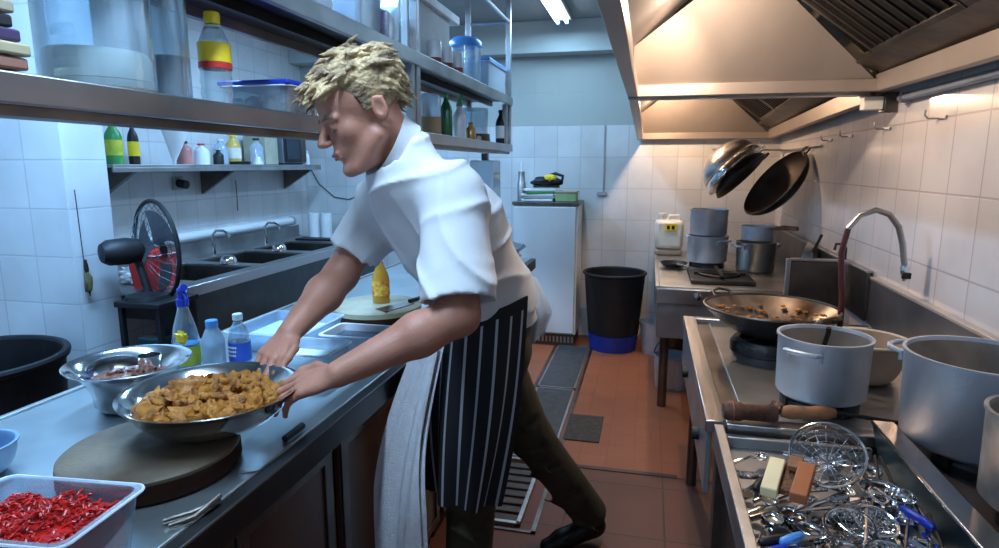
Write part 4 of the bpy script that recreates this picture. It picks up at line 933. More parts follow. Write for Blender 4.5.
# right end of lower shelf
t = thing('jar', 'tall cardboard jar with a clear upper half behind the head', 'jar', (-1.06, 2.75, zs))
part(t, 'base', B().lathe([(0, 0), (.05, 0), (.05, .10), (0, .10)], (-1.06, 2.98, zs), 30), card)
part(t, 'glass', B().lathe([(.049, .101), (.049, .20), (.042, .21), (.0, .21)], (-1.06, 2.98, zs), 30), plastic2)
def simple_bottle(label, x, y, z, r, h, m, cm, cat='bottle', name='bottle', lm=None, grp=None):
    t = thing(name, label, cat, (x, y, z), grp)
    part(t, 'body', B().lathe([(0, 0), (r, 0), (r, h*.62), (r*.85, h*.72), (r*.4, h*.85), (r*.38, h*.92), (0, h*.92)], (x, y, z), 22), m, sharp=50)
    part(t, 'cap', B().lathe([(0, 0), (r*.5, 0), (r*.48, h*.08), (0, h*.08)], (x, y, z+h*.92), 18), cm)
    if lm: part(t, 'wrap_label', B().lathe([(r*1.0, h*.2), (r*1.03, h*.2), (r*1.03, h*.55), (r*1.0, h*.55)], (x, y, z), 22, loop=True), lm)
    return t
g5 = 'bottles at the back end of the lower hanging shelf'
gg = mat('green_glass', (.02, .12, .03), .15)
simple_bottle('dark green glass bottle next to the cardboard jar', -1.04, 3.16, zs, .032, .23, gg, green, grp=g5)
simple_bottle('brown glass sauce bottle with orange label behind the green bottle', -1.13, 3.10, zs, .03, .18, oil, red, lm=card, grp=g5)
t = simple_bottle('white spray bottle with green trigger on the lower shelf', -1.03, 3.36, zs, .036, .20, white, green, grp=g5)
part(t, 'trigger', B().tube([(-1.03, 3.36, zs+.20), (-1.03, 3.36, zs+.225), (-1.0, 3.32, zs+.235)], [.01, .014, .01], 8), green)
simple_bottle('black sauce bottle with red cap on the lower shelf', -1.12, 3.42, zs, .03, .17, iron, red, grp=g5)
simple_bottle('small jar with red lid on the lower shelf', -1.02, 3.55, zs, .03, .11, oil, red, 'jar', 'jar', grp=g5)
simple_bottle('slim black bottle with white label at the shelf end', -1.00, 4.22, zs, .035, .235, iron, blackp, lm=paper, grp=g5)
t = thing('blender_jar', 'large clear jar with a dark base at the shelf end', 'jar', (-1.08, 3.9, zs))
part(t, 'base', B().lathe([(0, 0), (.10, 0), (.105, .02), (.10, .06), (0, .06)], (-1.09, 3.86, zs), 36), mat('jar_base_dark', (.05, .045, .03), .3))
part(t, 'jar', B().lathe([(.088, .062), (.092, .20), (.088, .20), (.084, .062)], (-1.09, 3.86, zs), 36, loop=True), plastic, sharp=50)
part(t, 'lid', B().lathe([(0, .202), (.09, .202), (.09, .215), (0, .215)], (-1.09, 3.86, zs), 36), plastic2)
part(t, 'button', B().lathe([(0, 0), (.016, 0), (.016, .008), (0, .008)], (-1.035, 3.775, zs+.03), 16, (.5, -.85, 0)), chrome)
# ---------------------------------------------------------------- upper shelf things
zu = 1.946
def clearbox(label, x0, x1, y0, y1, h, lidm, cont=None, cm=None, name='food_container', lidh=.018):
    t = thing(name, label, 'container', ((x0+x1)/2, (y0+y1)/2, zu))
    tub(t, x0, x1, y0, y1, zu, zu+h, .008, plastic2)
    if lidm: part(t, 'lid', B().box(x0-.008, x1+.008, y0-.008, y1+.008, zu+h+.005, zu+h+.005+lidh), lidm, .005)
    if cont: part(t, 'contents', B().box(x0+.02, x1-.02, y0+.02, y1-.02, zu+.005, zu+.005+cont), cm, .012)
    return t
clearbox('long pale blue storage box nearest the camera on the upper shelf', -1.22, -.99, 1.36, 1.92, .16, mat('lid_pale_blue', (.35, .50, .80), .35), .12, mat('blue_white_contents', (.30, .42, .75), .5, 0, .3, 14, c2=(.6, .68, .8)))
clearbox('clear box of dark packets on the upper shelf beside the pink bag', -1.21, -1.0, 2.10, 2.30, .19, mat('lid_teal', (.30, .55, .62), .4), .13, mat('dark_packets', (.08, .08, .10), .5, 0, .5, 30, c2=(.4, .42, .45)))
t = thing('storage_jar', 'square clear jar holding a bright pink bag on the upper shelf', 'container', (-1.1, 2.42, zu))
tub(t, -1.18, -1.0, 2.345, 2.50, zu, zu+.23, .004, plastic)
part(t, 'pink_bag', B().blob((-1.09, 2.423, zu+.09), (.072, .062, .080), .25, 3, 2, 20), pink)
t = thing('white_carton', 'large white carton at the far half of the upper shelf', 'carton', (-1.12, 2.95, zu))
part(t, 'body', B().box(-1.22, -1.06, 2.70, 3.30, zu, zu+.30), paper, .006)
part(t, 'lid', B().box(-1.24, -1.04, 2.68, 3.42, zu+.301, zu+.345), mat('bright_white_card', (.85, .86, .88), .6), .005)
for i, (x, y, l) in enumerate(((-1.01, 2.90, 'nearest of the white spice jars with red-brown labels on the upper shelf'), (-1.005, 3.06, 'middle of the white spice jars with red-brown labels'), (-1.0, 3.22, 'farthest of the white spice jars with red-brown labels'))):
    t = thing('spice_jar', l, 'jar', (x, y, zu), 'white spice jars on the upper shelf')
    part(t, 'body', B().lathe([(0, 0), (.033, 0), (.035, .006), (.035, .12), (.03, .128), (0, .128)], (x, y, zu), 24), white)
    part(t, 'wrap_label', B().lathe([(.0352, .02), (.036, .02), (.036, .05), (.0352, .05)], (x, y, zu), 24, loop=True), mat('red_brown_label', (.25, .03, .03), .5))
t = thing('storage_jar', 'round clear jar with bright blue lid on the upper shelf', 'jar', (-1.07, 3.62, zu))
c = (-1.08, 3.66, zu)
part(t, 'jar', B().lathe([(0, 0), (.085, 0), (.09, .01), (.09, .23), (.086, .23), (.086, .01), (0, .005)], c, 36), plastic, sharp=50)
part(t, 'lid', B().lathe([(0, .232), (.095, .232), (.095, .262), (.07, .285), (0, .288)], c, 36), bluel, sharp=50)
clearbox('clear food box with blue lid at the far end of the upper shelf', -1.22, -.975, 3.80, 4.27, .175, bluel, .09, mat('pale_food', (.45, .50, .42), .7, 0, .2, 20))
# ---------------------------------------------------------------- wall shelf things (left)
zw = 1.504
g6 = 'bottles and jars on the left wall shelf'
simple_bottle('green carton-like bottle at the near end of the wall shelf', -3.0, 3.02, zw, .045, .25, green, yellow, lm=lime, grp=g6)
simple_bottle('black bottle with yellow label at the near end of the wall shelf', -2.98, 3.14, zw, .03, .24, iron, yellow, lm=yellow, grp=g6)
t = thing('paper_funnel', 'white cone of paper hanging over the front of the wall shelf', 'paper', (-2.95, 3.36, zw))
part(t, 'cone', B().lathe([(.002, 0), (.075, .20), (.08, .24), (.078, .24), (.0, .01)], (-2.93, 3.40, zw-.002), 26, (.12, .0, 1)), paper, sharp=70)
simple_bottle('brown jar with red cap beside the paper cone', -3.0, 3.58, zw, .05, .15, mat('pink_jar', (.5, .2, .18), .4), blackp, 'jar', 'jar', grp=g6)
simple_bottle('white jar beside the brown jar on the wall shelf', -2.98, 3.72, zw, .05, .14, white, red, 'jar', 'jar', grp=g6)
simple_bottle('dark squat bottle in the middle of the wall shelf', -2.95, 3.85, zw, .035, .10, iron, blackp, grp=g6)
simple_bottle('clear glass jar on the wall shelf', -3.02, 3.97, zw, .05, .18, plastic2, white, 'jar', 'jar', grp=g6)
simple_bottle('yellow oil bottle in the middle of the wall shelf', -3.04, 4.14, zw, .055, .22, mat('yellow_oil', (.62, .40, .10), .3), yellow, lm=cream, grp=g6)
simple_bottle('tall glass jar with black lid beside the yellow bottle', -2.98, 4.34, zw, .05, .20, plastic2, blackp, 'jar', 'jar', grp=g6)
solo('pan_cover', B().lathe([(0, 0), (.07, 0), (.075, .02), (0, .025)], (-2.93, 4.06, zw), 24), blackp, 'flat black lid in front of the clear jar on the wall shelf', 'cover', g6)
t = thing('tea_cup', 'small white upturned cup in front of the tall glass jar', 'cup', (-2.92, 4.28, zw))
part(t, 'body', B().lathe([(0, .06), (.02, .06), (.024, .052), (.042, .0), (.038, .0), (0, .05)], (-2.92, 4.26, zw), 24), dishes)
t = thing('carton', 'plain beige box beside the microwave on the wall shelf', 'box', (-3.03, 4.45, zw))
part(t, 'body', B().box(-3.16, -2.96, 4.43, 4.60, zw, zw+.22), mat('beige_box', (.42, .40, .30), .7), .004)
part(t, 'flap', B().box(-3.15, -2.97, 4.44, 4.59, zw+.221, zw+.226), card)
t = thing('microwave', 'microwave with dark door on the left wall shelf', 'microwave', (-3.02, 4.8, zw))
part(t, 'body', B().box(-3.17, -2.94, 4.64, 4.985, zw+.01, zw+.25), mat('grey_blue_case', (.16, .18, .20), .4), .005)
part(t, 'door', B().box(-2.938, -2.928, 4.65, 4.90, zw+.02, zw+.24), iron, .003)
part(t, 'window', B().box(-2.927, -2.924, 4.675, 4.87, zw+.045, zw+.215), mat('dark_window', (.02, .03, .05), .1), .001)
part(t, 'control_panel', B().box(-2.938, -2.93, 4.905, 4.98, zw+.02, zw+.24), steel_dark, .002)
part(t, 'feet', B().box(-3.15, -2.96, 4.66, 4.70, zw, zw+.0098).box(-3.15, -2.96, 4.93, 4.97, zw, zw+.0098), blackp)
simple_bottle('slim white bottle at the far end of the wall shelf', -2.95, 5.03, zw, .02, .12, white, white, grp=g6)
t = thing('socket', 'black wall socket with plug below the wall shelf', 'socket', (-3.19, 3.72, 1.37))
part(t, 'plate', B().box(-3.199, -3.185, 3.67, 3.77, 1.33, 1.42), grey, .004)
part(t, 'plug', B().cyl((-3.184, 3.72, 1.375), (-3.12, 3.72, 1.365), .03, n=16), blackp)
t = thing('dangling_cable', 'thin dark cable hanging down the left wall above the sinks', 'cable', (-3.19, 4.35, 1.2))
part(t, 'cord', B().tube([(-3.192, 4.35, 1.38), (-3.192, 4.352, 1.25), (-3.192, 4.35, 1.14)], .003, 6), iron)
t = thing('looping_cable', 'thin dark cable looping across the back wall corner', 'cable', (-2.7, 5.39, 1.2))
part(t, 'cord', B().tube([(-3.15, 5.392, 1.49), (-3.05, 5.392, 1.32), (-2.9, 5.392, 1.20), (-2.75, 5.392, 1.18), (-2.62, 5.392, 1.23), (-2.58, 5.392, 1.30)], .004, 6), iron)
part(t, 'plug', B().box(-2.60, -2.55, 5.36, 5.399, 1.29, 1.35), blackp, .004)
# ---------------------------------------------------------------- sink things
def sbowl(label, x, y, z, r, h, n=(0, 0, 1), m=None):
    t = thing('steel_bowl', label, 'bowl', (x, y, z), 'small steel bowls in the sinks')
    part(t, 'body', B().lathe(bowl_prof(r, h, r*.4, .002, 6, .003), (x, y, z), 30, n), m or chrome, sharp=60)
sbowl('shiny steel bowl in the nearest sink basin', -2.78, 3.22, .609, .12, .09)
sbowl('shiny steel bowl in the middle sink basin', -2.72, 3.88, .609, .13, .10)
sbowl('shiny steel bowl in the farthest sink basin', -2.76, 4.5, .609, .12, .10)
sbowl('upturned steel bowl on the divider between the nearest sinks', -2.72, 3.57, .905, .055, .05, (0, .0, -1))
sbowl('upturned steel bowl on the divider between the far sinks', -2.75, 4.21, .905, .055, .05, (0, .0, -1))
solo('crumpled_foil', B().blob((-2.78, 2.86, .895), (.085, .085, .042), .6, 4, 8, 24), paper, 'crumpled white paper on the near corner of the sink counter', 'paper')
for i, (x, l) in enumerate(((-2.95, 'left one of the two white paper rolls at the far end of the sinks'), (-2.83, 'right one of the two white paper rolls at the far end of the sinks'))):
    t = thing('paper_roll', l, 'paper roll', (x, 5.08, .851), 'paper rolls at the sink end')
    part(t, 'roll', B().lathe([(.018, 0), (.05, 0), (.05, .22), (.018, .22)], (x, 5.09, .851), 30, loop=True), paper)
    part(t, 'core', B().lathe([(.0145, 0), (.0175, 0), (.0175, .219), (.0145, .219)], (x, 5.09, .851), 20, loop=True), card)
simple_bottle('yellow bottle standing at the far end of the sink counter', -2.62, 5.05, .851, .05, .20, yellow, yellow, lm=mat('orange_label', (.7, .25, .03), .5))
simple_bottle('dark green bottle behind the yellow one by the sink end', -2.50, 5.12, .851, .045, .24, gg, blackp)
solo('black_tray', B().box(-3.0, -2.52, 4.84, 4.98, .851, .866), blackp, 'flat black tray between the last basin and the paper rolls', 'tray', bevel=.004)
# fan, crate, stand
t = thing('stand', 'black metal stand with open shelf under the fan', 'stand', (-2.2, 2.5, 0))
for x in (-2.195, -2.005):
    for y in (2.14, 2.34): part(t, 'leg', B().box(x, x+.02, y, y+.02, 0, .90), blackp)
part(t, 'top', B().box(-2.205, -1.975, 2.13, 2.37, .90, .925), blackp, .004)
part(t, 'back_panel', B().box(-2.175, -2.006, 2.345, 2.355, .40, .899), blackp, .002)
part(t, 'shelf', B().box(-2.175, -2.005, 2.15, 2.34, .62, .635), blackp, .003)
part(t, 'box', B().box(-2.14, -2.03, 2.17, 2.33, .636, .76), mat('dark_teal', (.01, .05, .06), .4), .006)
fc = Vector((-2.09, 2.17, 1.145))
t = thing('electric_fan', 'black electric fan with round wire cage standing by the tiled column', 'fan', (-2.16, 2.22, .926))
ax = Vector((.42, .91, .0)).normalized(); X, Y, Z = basis(ax); cc = Vector((-2.164, 2.35, 1.12)); fc = Vector((-2.165, 2.225, 1.135))
part(t, 'base', B().lathe([(0, 0), (.09, 0), (.085, .015), (.02, .03), (.016, .05), (0, .05)], (-2.12, 2.23, .926), 30), blackp)
part(t, 'pole', B().cyl((-2.12, 2.23, .97), (-2.16, 2.235, 1.10), .016, n=14), blackp)
part(t, 'motor', B().lathe([(0, -.13), (.04, -.125), (.055, -.10), (.058, -.03), (.05, .02), (.02, .04), (0, .04)], fc, 28, ax), blackp)
part(t, 'cage_ring', B().ring(cc, .222, .010, ax, 56), blackp)
b = B()
for k in range(28):
    a = 2*PI*k/28; e = X*math.cos(a)+Y*math.sin(a)
    b.tube([cc+e*.22, cc+e*.16+ax*.035, cc+e*.03+ax*.042], .0012, 4); b.tube([cc+e*.22, cc+e*.16-ax*.045, cc+e*.05-ax*.07], .0012, 4)
for r_, h_ in ((.06, .041), (.11, .039), (.165, .034)): b.ring(cc+ax*h_, r_, .0011, ax, 36, 4)
part(t, 'cage_wires', b, mat('wire_grey', (.08, .09, .11), .4, .5))
part(t, 'cage_hub', B().lathe([(0, 0), (.03, 0), (.03, .008), (0, .012)], cc+ax*.03, 20, ax), blackp)
for k in range(3):
    a0 = 2*PI*k/3
    def bl(u, v, a0=a0):
        r_ = .03+.15*v; a = a0+(u-.5)*(.7+.9*v); return cc+(X*math.cos(a)+Y*math.sin(a))*r_+ax*(.012*(u-.5)*2)
    part(t, 'blade', B().grid(bl, 8, 6, .002), mat('blade_smoke', (.05, .055, .07), .3))
t = thing('plastic_crate', 'red plastic basket behind the fan on the sink counter corner', 'basket', (-2.52, 2.72, .861))
tub(t, -2.62, -2.44, 2.63, 2.80, .862, 1.04, .015, red)
part(t, 'contents', B().blob((-2.53, 2.71, 1.02), (.07, .06, .05), .3, 3, 7, 18), red)
t = thing('hanging_brush', 'small brown brush hanging on a cord from the tiled column', 'brush', (-2.29, 2.10, 1.0))
part(t, 'cord', B().tube([(-2.2985, 2.095, 1.40), (-2.288, 2.09, 1.10)], .0018, 5), iron)
part(t, 'handle', B().tube([(-2.282, 2.09, 1.11), (-2.28, 2.09, 1.07), (-2.28, 2.09, 1.05)], [.006, .010, .006], 8), iron)
part(t, 'head', B().blob((-2.278, 2.09, 1.015), (.014, .016, .045), .25, 3, 1, 14), mat('olive_brush', (.12, .10, .04), .7))
part(t, 'tip', B().tube([(-2.278, 2.09, .975), (-2.276, 2.09, .955)], [.005, .002], 6), iron)
# ---------------------------------------------------------------- on the white cabinet
zc = 1.206
t = thing('paper_stack', 'stack of newspapers and green bags on top of the white cabinet', 'papers', (-.88, 5.15, zc))
for i, (m, dx) in enumerate(((paper, 0), (grey, .01), (paper, -.01), (green, .02), (white, .0))):
    part(t, 'sheet', B().obox((-.89+dx, 5.14, zc+.011+i*.0205), .26, .20, .019, rz=.06*i), m, .004)
t = thing('green_box', 'pale green box on the right of the white cabinet top', 'box', (-.65, 5.13, zc))
part(t, 'body', B().box(-.74, -.57, 5.05, 5.22, zc, zc+.07), mat('box_green', (.30, .42, .20), .6), .005)
part(t, 'lid', B().box(-.745, -.565, 5.045, 5.225, zc+.071, zc+.085), mat('box_lid_tan', (.40, .30, .20), .6), .003)
t = thing('power_tool', 'black and yellow corded tool lying on the papers', 'tool', (-.80, 5.12, zc+.11))
z = zc+.115
part(t, 'body', B().blob((-.83, 5.12, z+.045), (.13, .055, .038), .2, 2, 3, 24), blackp)
part(t, 'cover', B().blob((-.79, 5.10, z+.075), (.05, .045, .03), .15, 2, 6, 18), yellow)
part(t, 'grip', B().tube([(-.74, 5.12, z+.02), (-.70, 5.12, z+.03), (-.69, 5.12, z+.09), (-.75, 5.12, z+.11), (-.80, 5.12, z+.095)], .013, 8), blackp)
part(t, 'foot', B().box(-.93, -.72, 5.08, 5.16, z-.004, z+.012), iron, .003)
t = thing('pepper_mill', 'upright steel cylinder with white top beside the corded tool', 'mill', (-.97, 5.12, zc))
part(t, 'body', B().lathe([(0, 0), (.035, 0), (.035, .15), (.028, .16), (.028, .24), (0, .24)], (-1.035, 5.12, zc), 24), steel_dull)
part(t, 'top', B().lathe([(0, 0), (.012, 0), (.012, .07), (0, .075)], (-1.035, 5.12, zc+.241), 16), white)
t = thing('clear_bin', 'cloudy clear plastic bin hanging below the shelf end beside the cook', 'container', (-1.0, 4.1, 1.2))
part(t, 'body', B().box(-1.16, -1.0, 4.0, 4.22, 1.24, 1.53), plastic2, .01)
part(t, 'base', B().box(-1.165, -.995, 3.995, 4.225, 1.222, 1.239), mat('bin_base', (.12, .20, .22), .4), .004)
part(t, 'hanger', B().box(-1.10, -1.06, 4.08, 4.12, 1.531, 1.577), steel_dark)
# ---------------------------------------------------------------- implicit surfaces for the figure
class SDF:
    def __init__(s, xs, ys, zs):
        s.x, s.y, s.z = [np.asarray(a, np.float32) for a in (xs, ys, zs)]
        s.D = np.full((len(s.x), len(s.y), len(s.z)), .05, np.float32)
    def _sl(s, lo, hi):
        r = []
        for ax, l, h in zip((s.x, s.y, s.z), lo, hi):
            a = max(0, int(np.searchsorted(ax, l))-1); b = min(len(ax), int(np.searchsorted(ax, h))+1)
            if b-a < 2: return None
            r.append(slice(a, b))
        return tuple(r)
    def _app(s, lo, hi, fn, k, sub):
        pad = .03+k
        sl = s._sl([v-pad for v in lo], [v+pad for v in hi])
        if sl is None: return
        X, Y, Z = np.meshgrid(s.x[sl[0]], s.y[sl[1]], s.z[sl[2]], indexing='ij', sparse=True)
        d = fn(X, Y, Z).astype(np.float32); D = s.D[sl]
        if sub:
            d = -d
            if k > 0:
                h = np.maximum(k-np.abs(D-d), 0)/k; s.D[sl] = np.maximum(D, d)+h*h*k*.25
            else: s.D[sl] = np.maximum(D, d)
        elif k > 0:
            h = np.maximum(k-np.abs(D-d), 0)/k; s.D[sl] = np.minimum(D, d)-h*h*k*.25
        else: s.D[sl] = np.minimum(D, d)
    def cone(s, a, b, ra, rb, k=.01, flat=None, sub=False, clip=None):
        """tapering capsule; flat=(direction, factor) widens it by factor along the direction"""
        a = np.array(a, float); b = np.array(b, float); ab = b-a; m = max(ra, rb)*(flat[1] if flat else 1)
        if flat: l = np.array(flat[0], float); l /= np.linalg.norm(l); w = flat[1]
        def fn(X, Y, Z):
            px, py, pz = X-a[0], Y-a[1], Z-a[2]; q = ab.copy()
            if flat:
                t = (px*l[0]+py*l[1]+pz*l[2])*(1/w-1); px, py, pz = px+t*l[0], py+t*l[1], pz+t*l[2]; q = q+l*(q@l)*(1/w-1)
            L = q@q+1e-12; h = np.clip((px*q[0]+py*q[1]+pz*q[2])/L, 0, 1)
            r = np.sqrt((px-q[0]*h)**2+(py-q[1]*h)**2+(pz-q[2]*h)**2)-(ra+(rb-ra)*h)
            if clip is not None: r = np.maximum(r, (X-clip[0][0])*clip[1][0]+(Y-clip[0][1])*clip[1][1]+(Z-clip[0][2])*clip[1][2])
            return r
        s._app(np.minimum(a, b)-m, np.maximum(a, b)+m, fn, k, sub); return s
    def ell(s, c, R, axes=None, k=.01, sub=False):
        c = np.array(c, float); A = np.eye(3) if axes is None else np.array(axes, float); m = max(R)
        def fn(X, Y, Z):
            p = (X-c[0], Y-c[1], Z-c[2]); q = [(p[0]*A[i][0]+p[1]*A[i][1]+p[2]*A[i][2])/R[i] for i in range(3)]
            g = np.sqrt(q[0]**2+q[1]**2+q[2]**2)+1e-6
            n = np.sqrt((q[0]/R[0])**2+(q[1]/R[1])**2+(q[2]/R[2])**2)+1e-6
            return g*(g-1)/n
        s._app(c-m, c+m, fn, k, sub); return s
    def cut(s, p, n, lo, hi, k=0):
        """remove everything on the side the normal points to, inside the box lo..hi"""
        p = np.array(p, float); n = np.array(n, float); n /= np.linalg.norm(n)
        sl = s._sl(lo, hi)
        X, Y, Z = np.meshgrid(s.x[sl[0]], s.y[sl[1]], s.z[sl[2]], indexing='ij', sparse=True)
        s.D[sl] = np.maximum(s.D[sl], ((X-p[0])*n[0]+(Y-p[1])*n[1]+(Z-p[2])*n[2]).astype(np.float32)); return s
    def ripple(s, fn):
        X, Y, Z = np.meshgrid(s.x, s.y, s.z, indexing='ij', sparse=True); s.D += fn(X, Y, Z).astype(np.float32); return s
    def mesh(s):
        D = s.D; I = D < 0
        c = np.zeros(tuple(n-1 for n in D.shape), np.uint8)
        for i in (0, 1):
            for j in (0, 1):
                for k in (0, 1): c += I[i:I.shape[0]-1+i, j:I.shape[1]-1+j, k:I.shape[2]-1+k]
        m = (c > 0) & (c < 8); cells = np.argwhere(m); idx = np.full(m.shape, -1, np.int64); idx[m] = np.arange(len(cells))
        acc = np.zeros((len(cells), 3)); cnt = np.zeros(len(cells)); ax = (s.x, s.y, s.z)
        off = [(i, j, k) for i in (0, 1) for j in (0, 1) for k in (0, 1)]
        for o in off:
            for d in range(3):
                if o[d]: continue
                o2 = list(o); o2[d] = 1
                A = cells+o; Bc = cells+o2; da = D[A[:, 0], A[:, 1], A[:, 2]]; db = D[Bc[:, 0], Bc[:, 1], Bc[:, 2]]
                e = (da < 0) != (db < 0); t = np.where(e, da/np.where(e, da-db, 1), 0)
                P = np.stack([ax[q][A[:, q]] for q in range(3)], 1).astype(float); P[:, d] += t*(ax[d][Bc[:, d]]-ax[d][A[:, d]])
                acc[e] += P[e]; cnt[e] += 1
        V = acc/cnt[:, None]; F = []
        for d in range(3):
            u, v = [(1, 2), (2, 0), (0, 1)][d]
            n = list(D.shape); sa = [slice(None)]*3; sb = [slice(None)]*3; sa[d] = slice(0, n[d]-1); sb[d] = slice(1, n[d])
            a = I[tuple(sa)]; b = I[tuple(sb)]; e = np.argwhere(a != b)
            e = e[(e[:, u] > 0) & (e[:, v] > 0) & (e[:, u] < n[u]-1) & (e[:, v] < n[v]-1)]
            def g(du, dv):
                q = e.copy(); q[:, u] -= du; q[:, v] -= dv; return idx[q[:, 0], q[:, 1], q[:, 2]]
            Q = np.stack([g(1, 1), g(0, 1), g(0, 0), g(1, 0)], 1); inside = a[e[:, 0], e[:, 1], e[:, 2]]
            Q[~inside] = Q[~inside][:, ::-1]; F.append(Q)
        return V, np.concatenate(F)
def sdf_obj(name, s, m, parent, smooth=0):
    V, F = s.mesh(); me = bpy.data.meshes.new(name)
    off = np.array(parent.location) if parent else 0
    me.vertices.add(len(V)); me.vertices.foreach_set('co', (V-off).astype(np.float32).ravel())
    me.loops.add(len(F)*4); me.loops.foreach_set('vertex_index', F.astype(np.int32).ravel())
    me.polygons.add(len(F)); me.polygons.foreach_set('loop_start', np.arange(0, len(F)*4, 4, dtype=np.int32))
    me.update(calc_edges=True); me.validate()
    me.polygons.foreach_set('use_smooth', [True]*len(me.polygons)); me.materials.append(m)
    o = bpy.data.objects.new(name, me); COL.objects.link(o); o.parent = parent
    if smooth:
        md = o.modifiers.new('smooth', 'SMOOTH'); md.factor = .5; md.iterations = smooth
    return o
def axis_grid(lo, hi, fine, h, H):
    """grid coordinates from lo to hi: step h inside the fine ranges, H elsewhere"""
    out = [lo]
    while out[-1] < hi:
        x = out[-1]; out.append(x+(h if any(a-.012 <= x <= b for a, b in fine) else H))
    return out
V3 = lambda *a: np.array(a, float)
nrm = lambda v: np.array(v, float)/np.linalg.norm(v)

# ---------------------------------------------------------------- the cook: joints in the room
J = dict(neck=V3(-.613, 1.450, 1.545), shL=V3(-.455, 1.425, 1.425), shR=V3(-.715, 1.660, 1.425), elL=V3(-.408, 1.310, 1.165), wrL=V3(-.622, 1.140, 1.066),
         elR=V3(-.835, 1.57, 1.195), wrR=V3(-.862, 1.340, 1.085), chest=V3(-.540, 1.61, 1.335), waist=V3(-.487, 1.76, 1.115), hip=V3(-.470, 1.83, .985),
         hipL=V3(-.43, 1.755, .94), hipR=V3(-.51, 1.905, .94), knL=V3(-.49, 1.685, .53), anL=V3(-.53, 1.76, .09), knR=V3(-.385, 2.09, .53), anR=V3(-.185, 2.30, .115))
LAT = nrm([.60, -.80, 0])         # from his right to his left
FWD = nrm([-.80, -.60, 0])
def head_frame(yaw, pitch, roll):
    a = math.radians(yaw); p = math.radians(pitch)
    f = np.array([math.cos(a)*math.cos(p), math.sin(a)*math.cos(p), -math.sin(p)]); l = np.array([-math.sin(a), math.cos(a), 0]); u = np.cross(f, l)
    r = math.radians(roll); return f, l*math.cos(r)+u*math.sin(r), u*math.cos(r)-l*math.sin(r)
HF, HL, HU = head_frame(221, 22, 5)
HO = V3(-.660, 1.40, 1.610); HS = 1.05
h = lambda a, b, c: HO+HS*(HF*a+HL*b+HU*c)
HA = (HF, HL, HU)
cook = thing('person', 'person in white short-sleeved jacket and striped apron bending over the worktop, holding a steel bowl', 'person', (-.42, 1.95, 0))

def hand(S, wr, d, n, thumb, curls, bends, spread=.0, sc=1.):
    """palm and five fingers: d towards the knuckles, n out of the palm, thumb = side direction of the thumb"""
    d = nrm(d); n = nrm(n-d*(np.dot(n, d))); s = nrm(thumb-d*np.dot(thumb, d)-n*np.dot(thumb, n))
    pl = .088*sc
    kn = []
    for i, o in enumerate((.030, .010, -.011, -.030)):
        k = wr+d*(pl-(.0, -.004, .002, .010)[i])+s*o*sc; kn.append(k)
        S.cone(wr+d*.008+s*o*.45, k, .0125*sc, .0098*sc, .012)
    S.ell(wr+d*.045*sc+n*.003, (.046*sc, .036*sc, .013*sc), (d, s, n), .012)
    S.ell(wr+d*.035*sc+s*.022*sc+n*.008, (.030*sc, .014*sc, .013*sc), (d, s, n), .012)
    L = ((.040, .026, .021), (.045, .029, .022), (.041, .027, .021), (.032, .020, .018))
    for i in range(4):
        p = kn[i]; a = 0
        for j in range(3):
            a += math.radians(bends[i][j]); dd = d*math.cos(a)+n*math.sin(a)+s*spread*(1.5-i)*.06
            q = p+nrm(dd)*L[i][j]*sc
            S.cone(p, q, (.0094, .0086, .0078)[j]*sc*(1 if i < 3 else .88), (.0088, .0080, .0066)[j]*sc*(1 if i < 3 else .88), .004); p = q
    # thumb
    p = wr+d*.022*sc+s*.024*sc+n*.004; dirs = curls
    for (a, b, c), l, r0, r1 in zip(dirs, (.040, .034, .028), (.0125, .0108, .0098), (.0108, .0098, .0078)):
        q = p+nrm(d*a+s*b+n*c)*l*sc; S.cone(p, q, r0*sc, r1*sc, .006); p = q

# -------- body, one continuous skin surface
xs = axis_grid(-1.0, -.06, [(-.94, -.54)], .0034, .008)
ys = axis_grid(1.10, 2.42, [(1.10, 1.52)], .0034, .009)
zs_ = axis_grid(.03, 1.80, [(.97, 1.12), (1.44, 1.78)], .0034, .010)
ys = axis_grid(1.06, 2.42, [(1.06, 1.50)], .0034, .009)
S = SDF(xs, ys, zs_)
for a, b, ra, rb, w in (('hip', 'waist', .105, .095, 1.35), ('waist', 'chest', .095, .105, 1.35)):
    S.cone(J[a], J[b], ra, rb, .03, (LAT, w))
S.cone(J['chest'], J['neck']-V3(0, 0, .10)-FWD*.03, .10, .05, .03)
S.cone(J['shL'], J['neck']-V3(-.02, -.03, .10), .045, .045, .03); S.cone(J['shR'], J['neck']-V3(-.02, -.03, .10), .045, .045, .03)
for q in 'LR':
    S.cone(J['sh'+q], J['el'+q], .054, .047, .02)
    S.cone(J['el'+q], J['el'+q]*.65+J['wr'+q]*.35, .046, .049, .02); S.cone(J['el'+q]*.65+J['wr'+q]*.35, J['wr'+q], .048, .029, .02, None)
    S.cone(J['hip'+q], J['kn'+q], .078, .052, .03); S.cone(J['kn'+q], J['an'+q], .048, .034, .02)
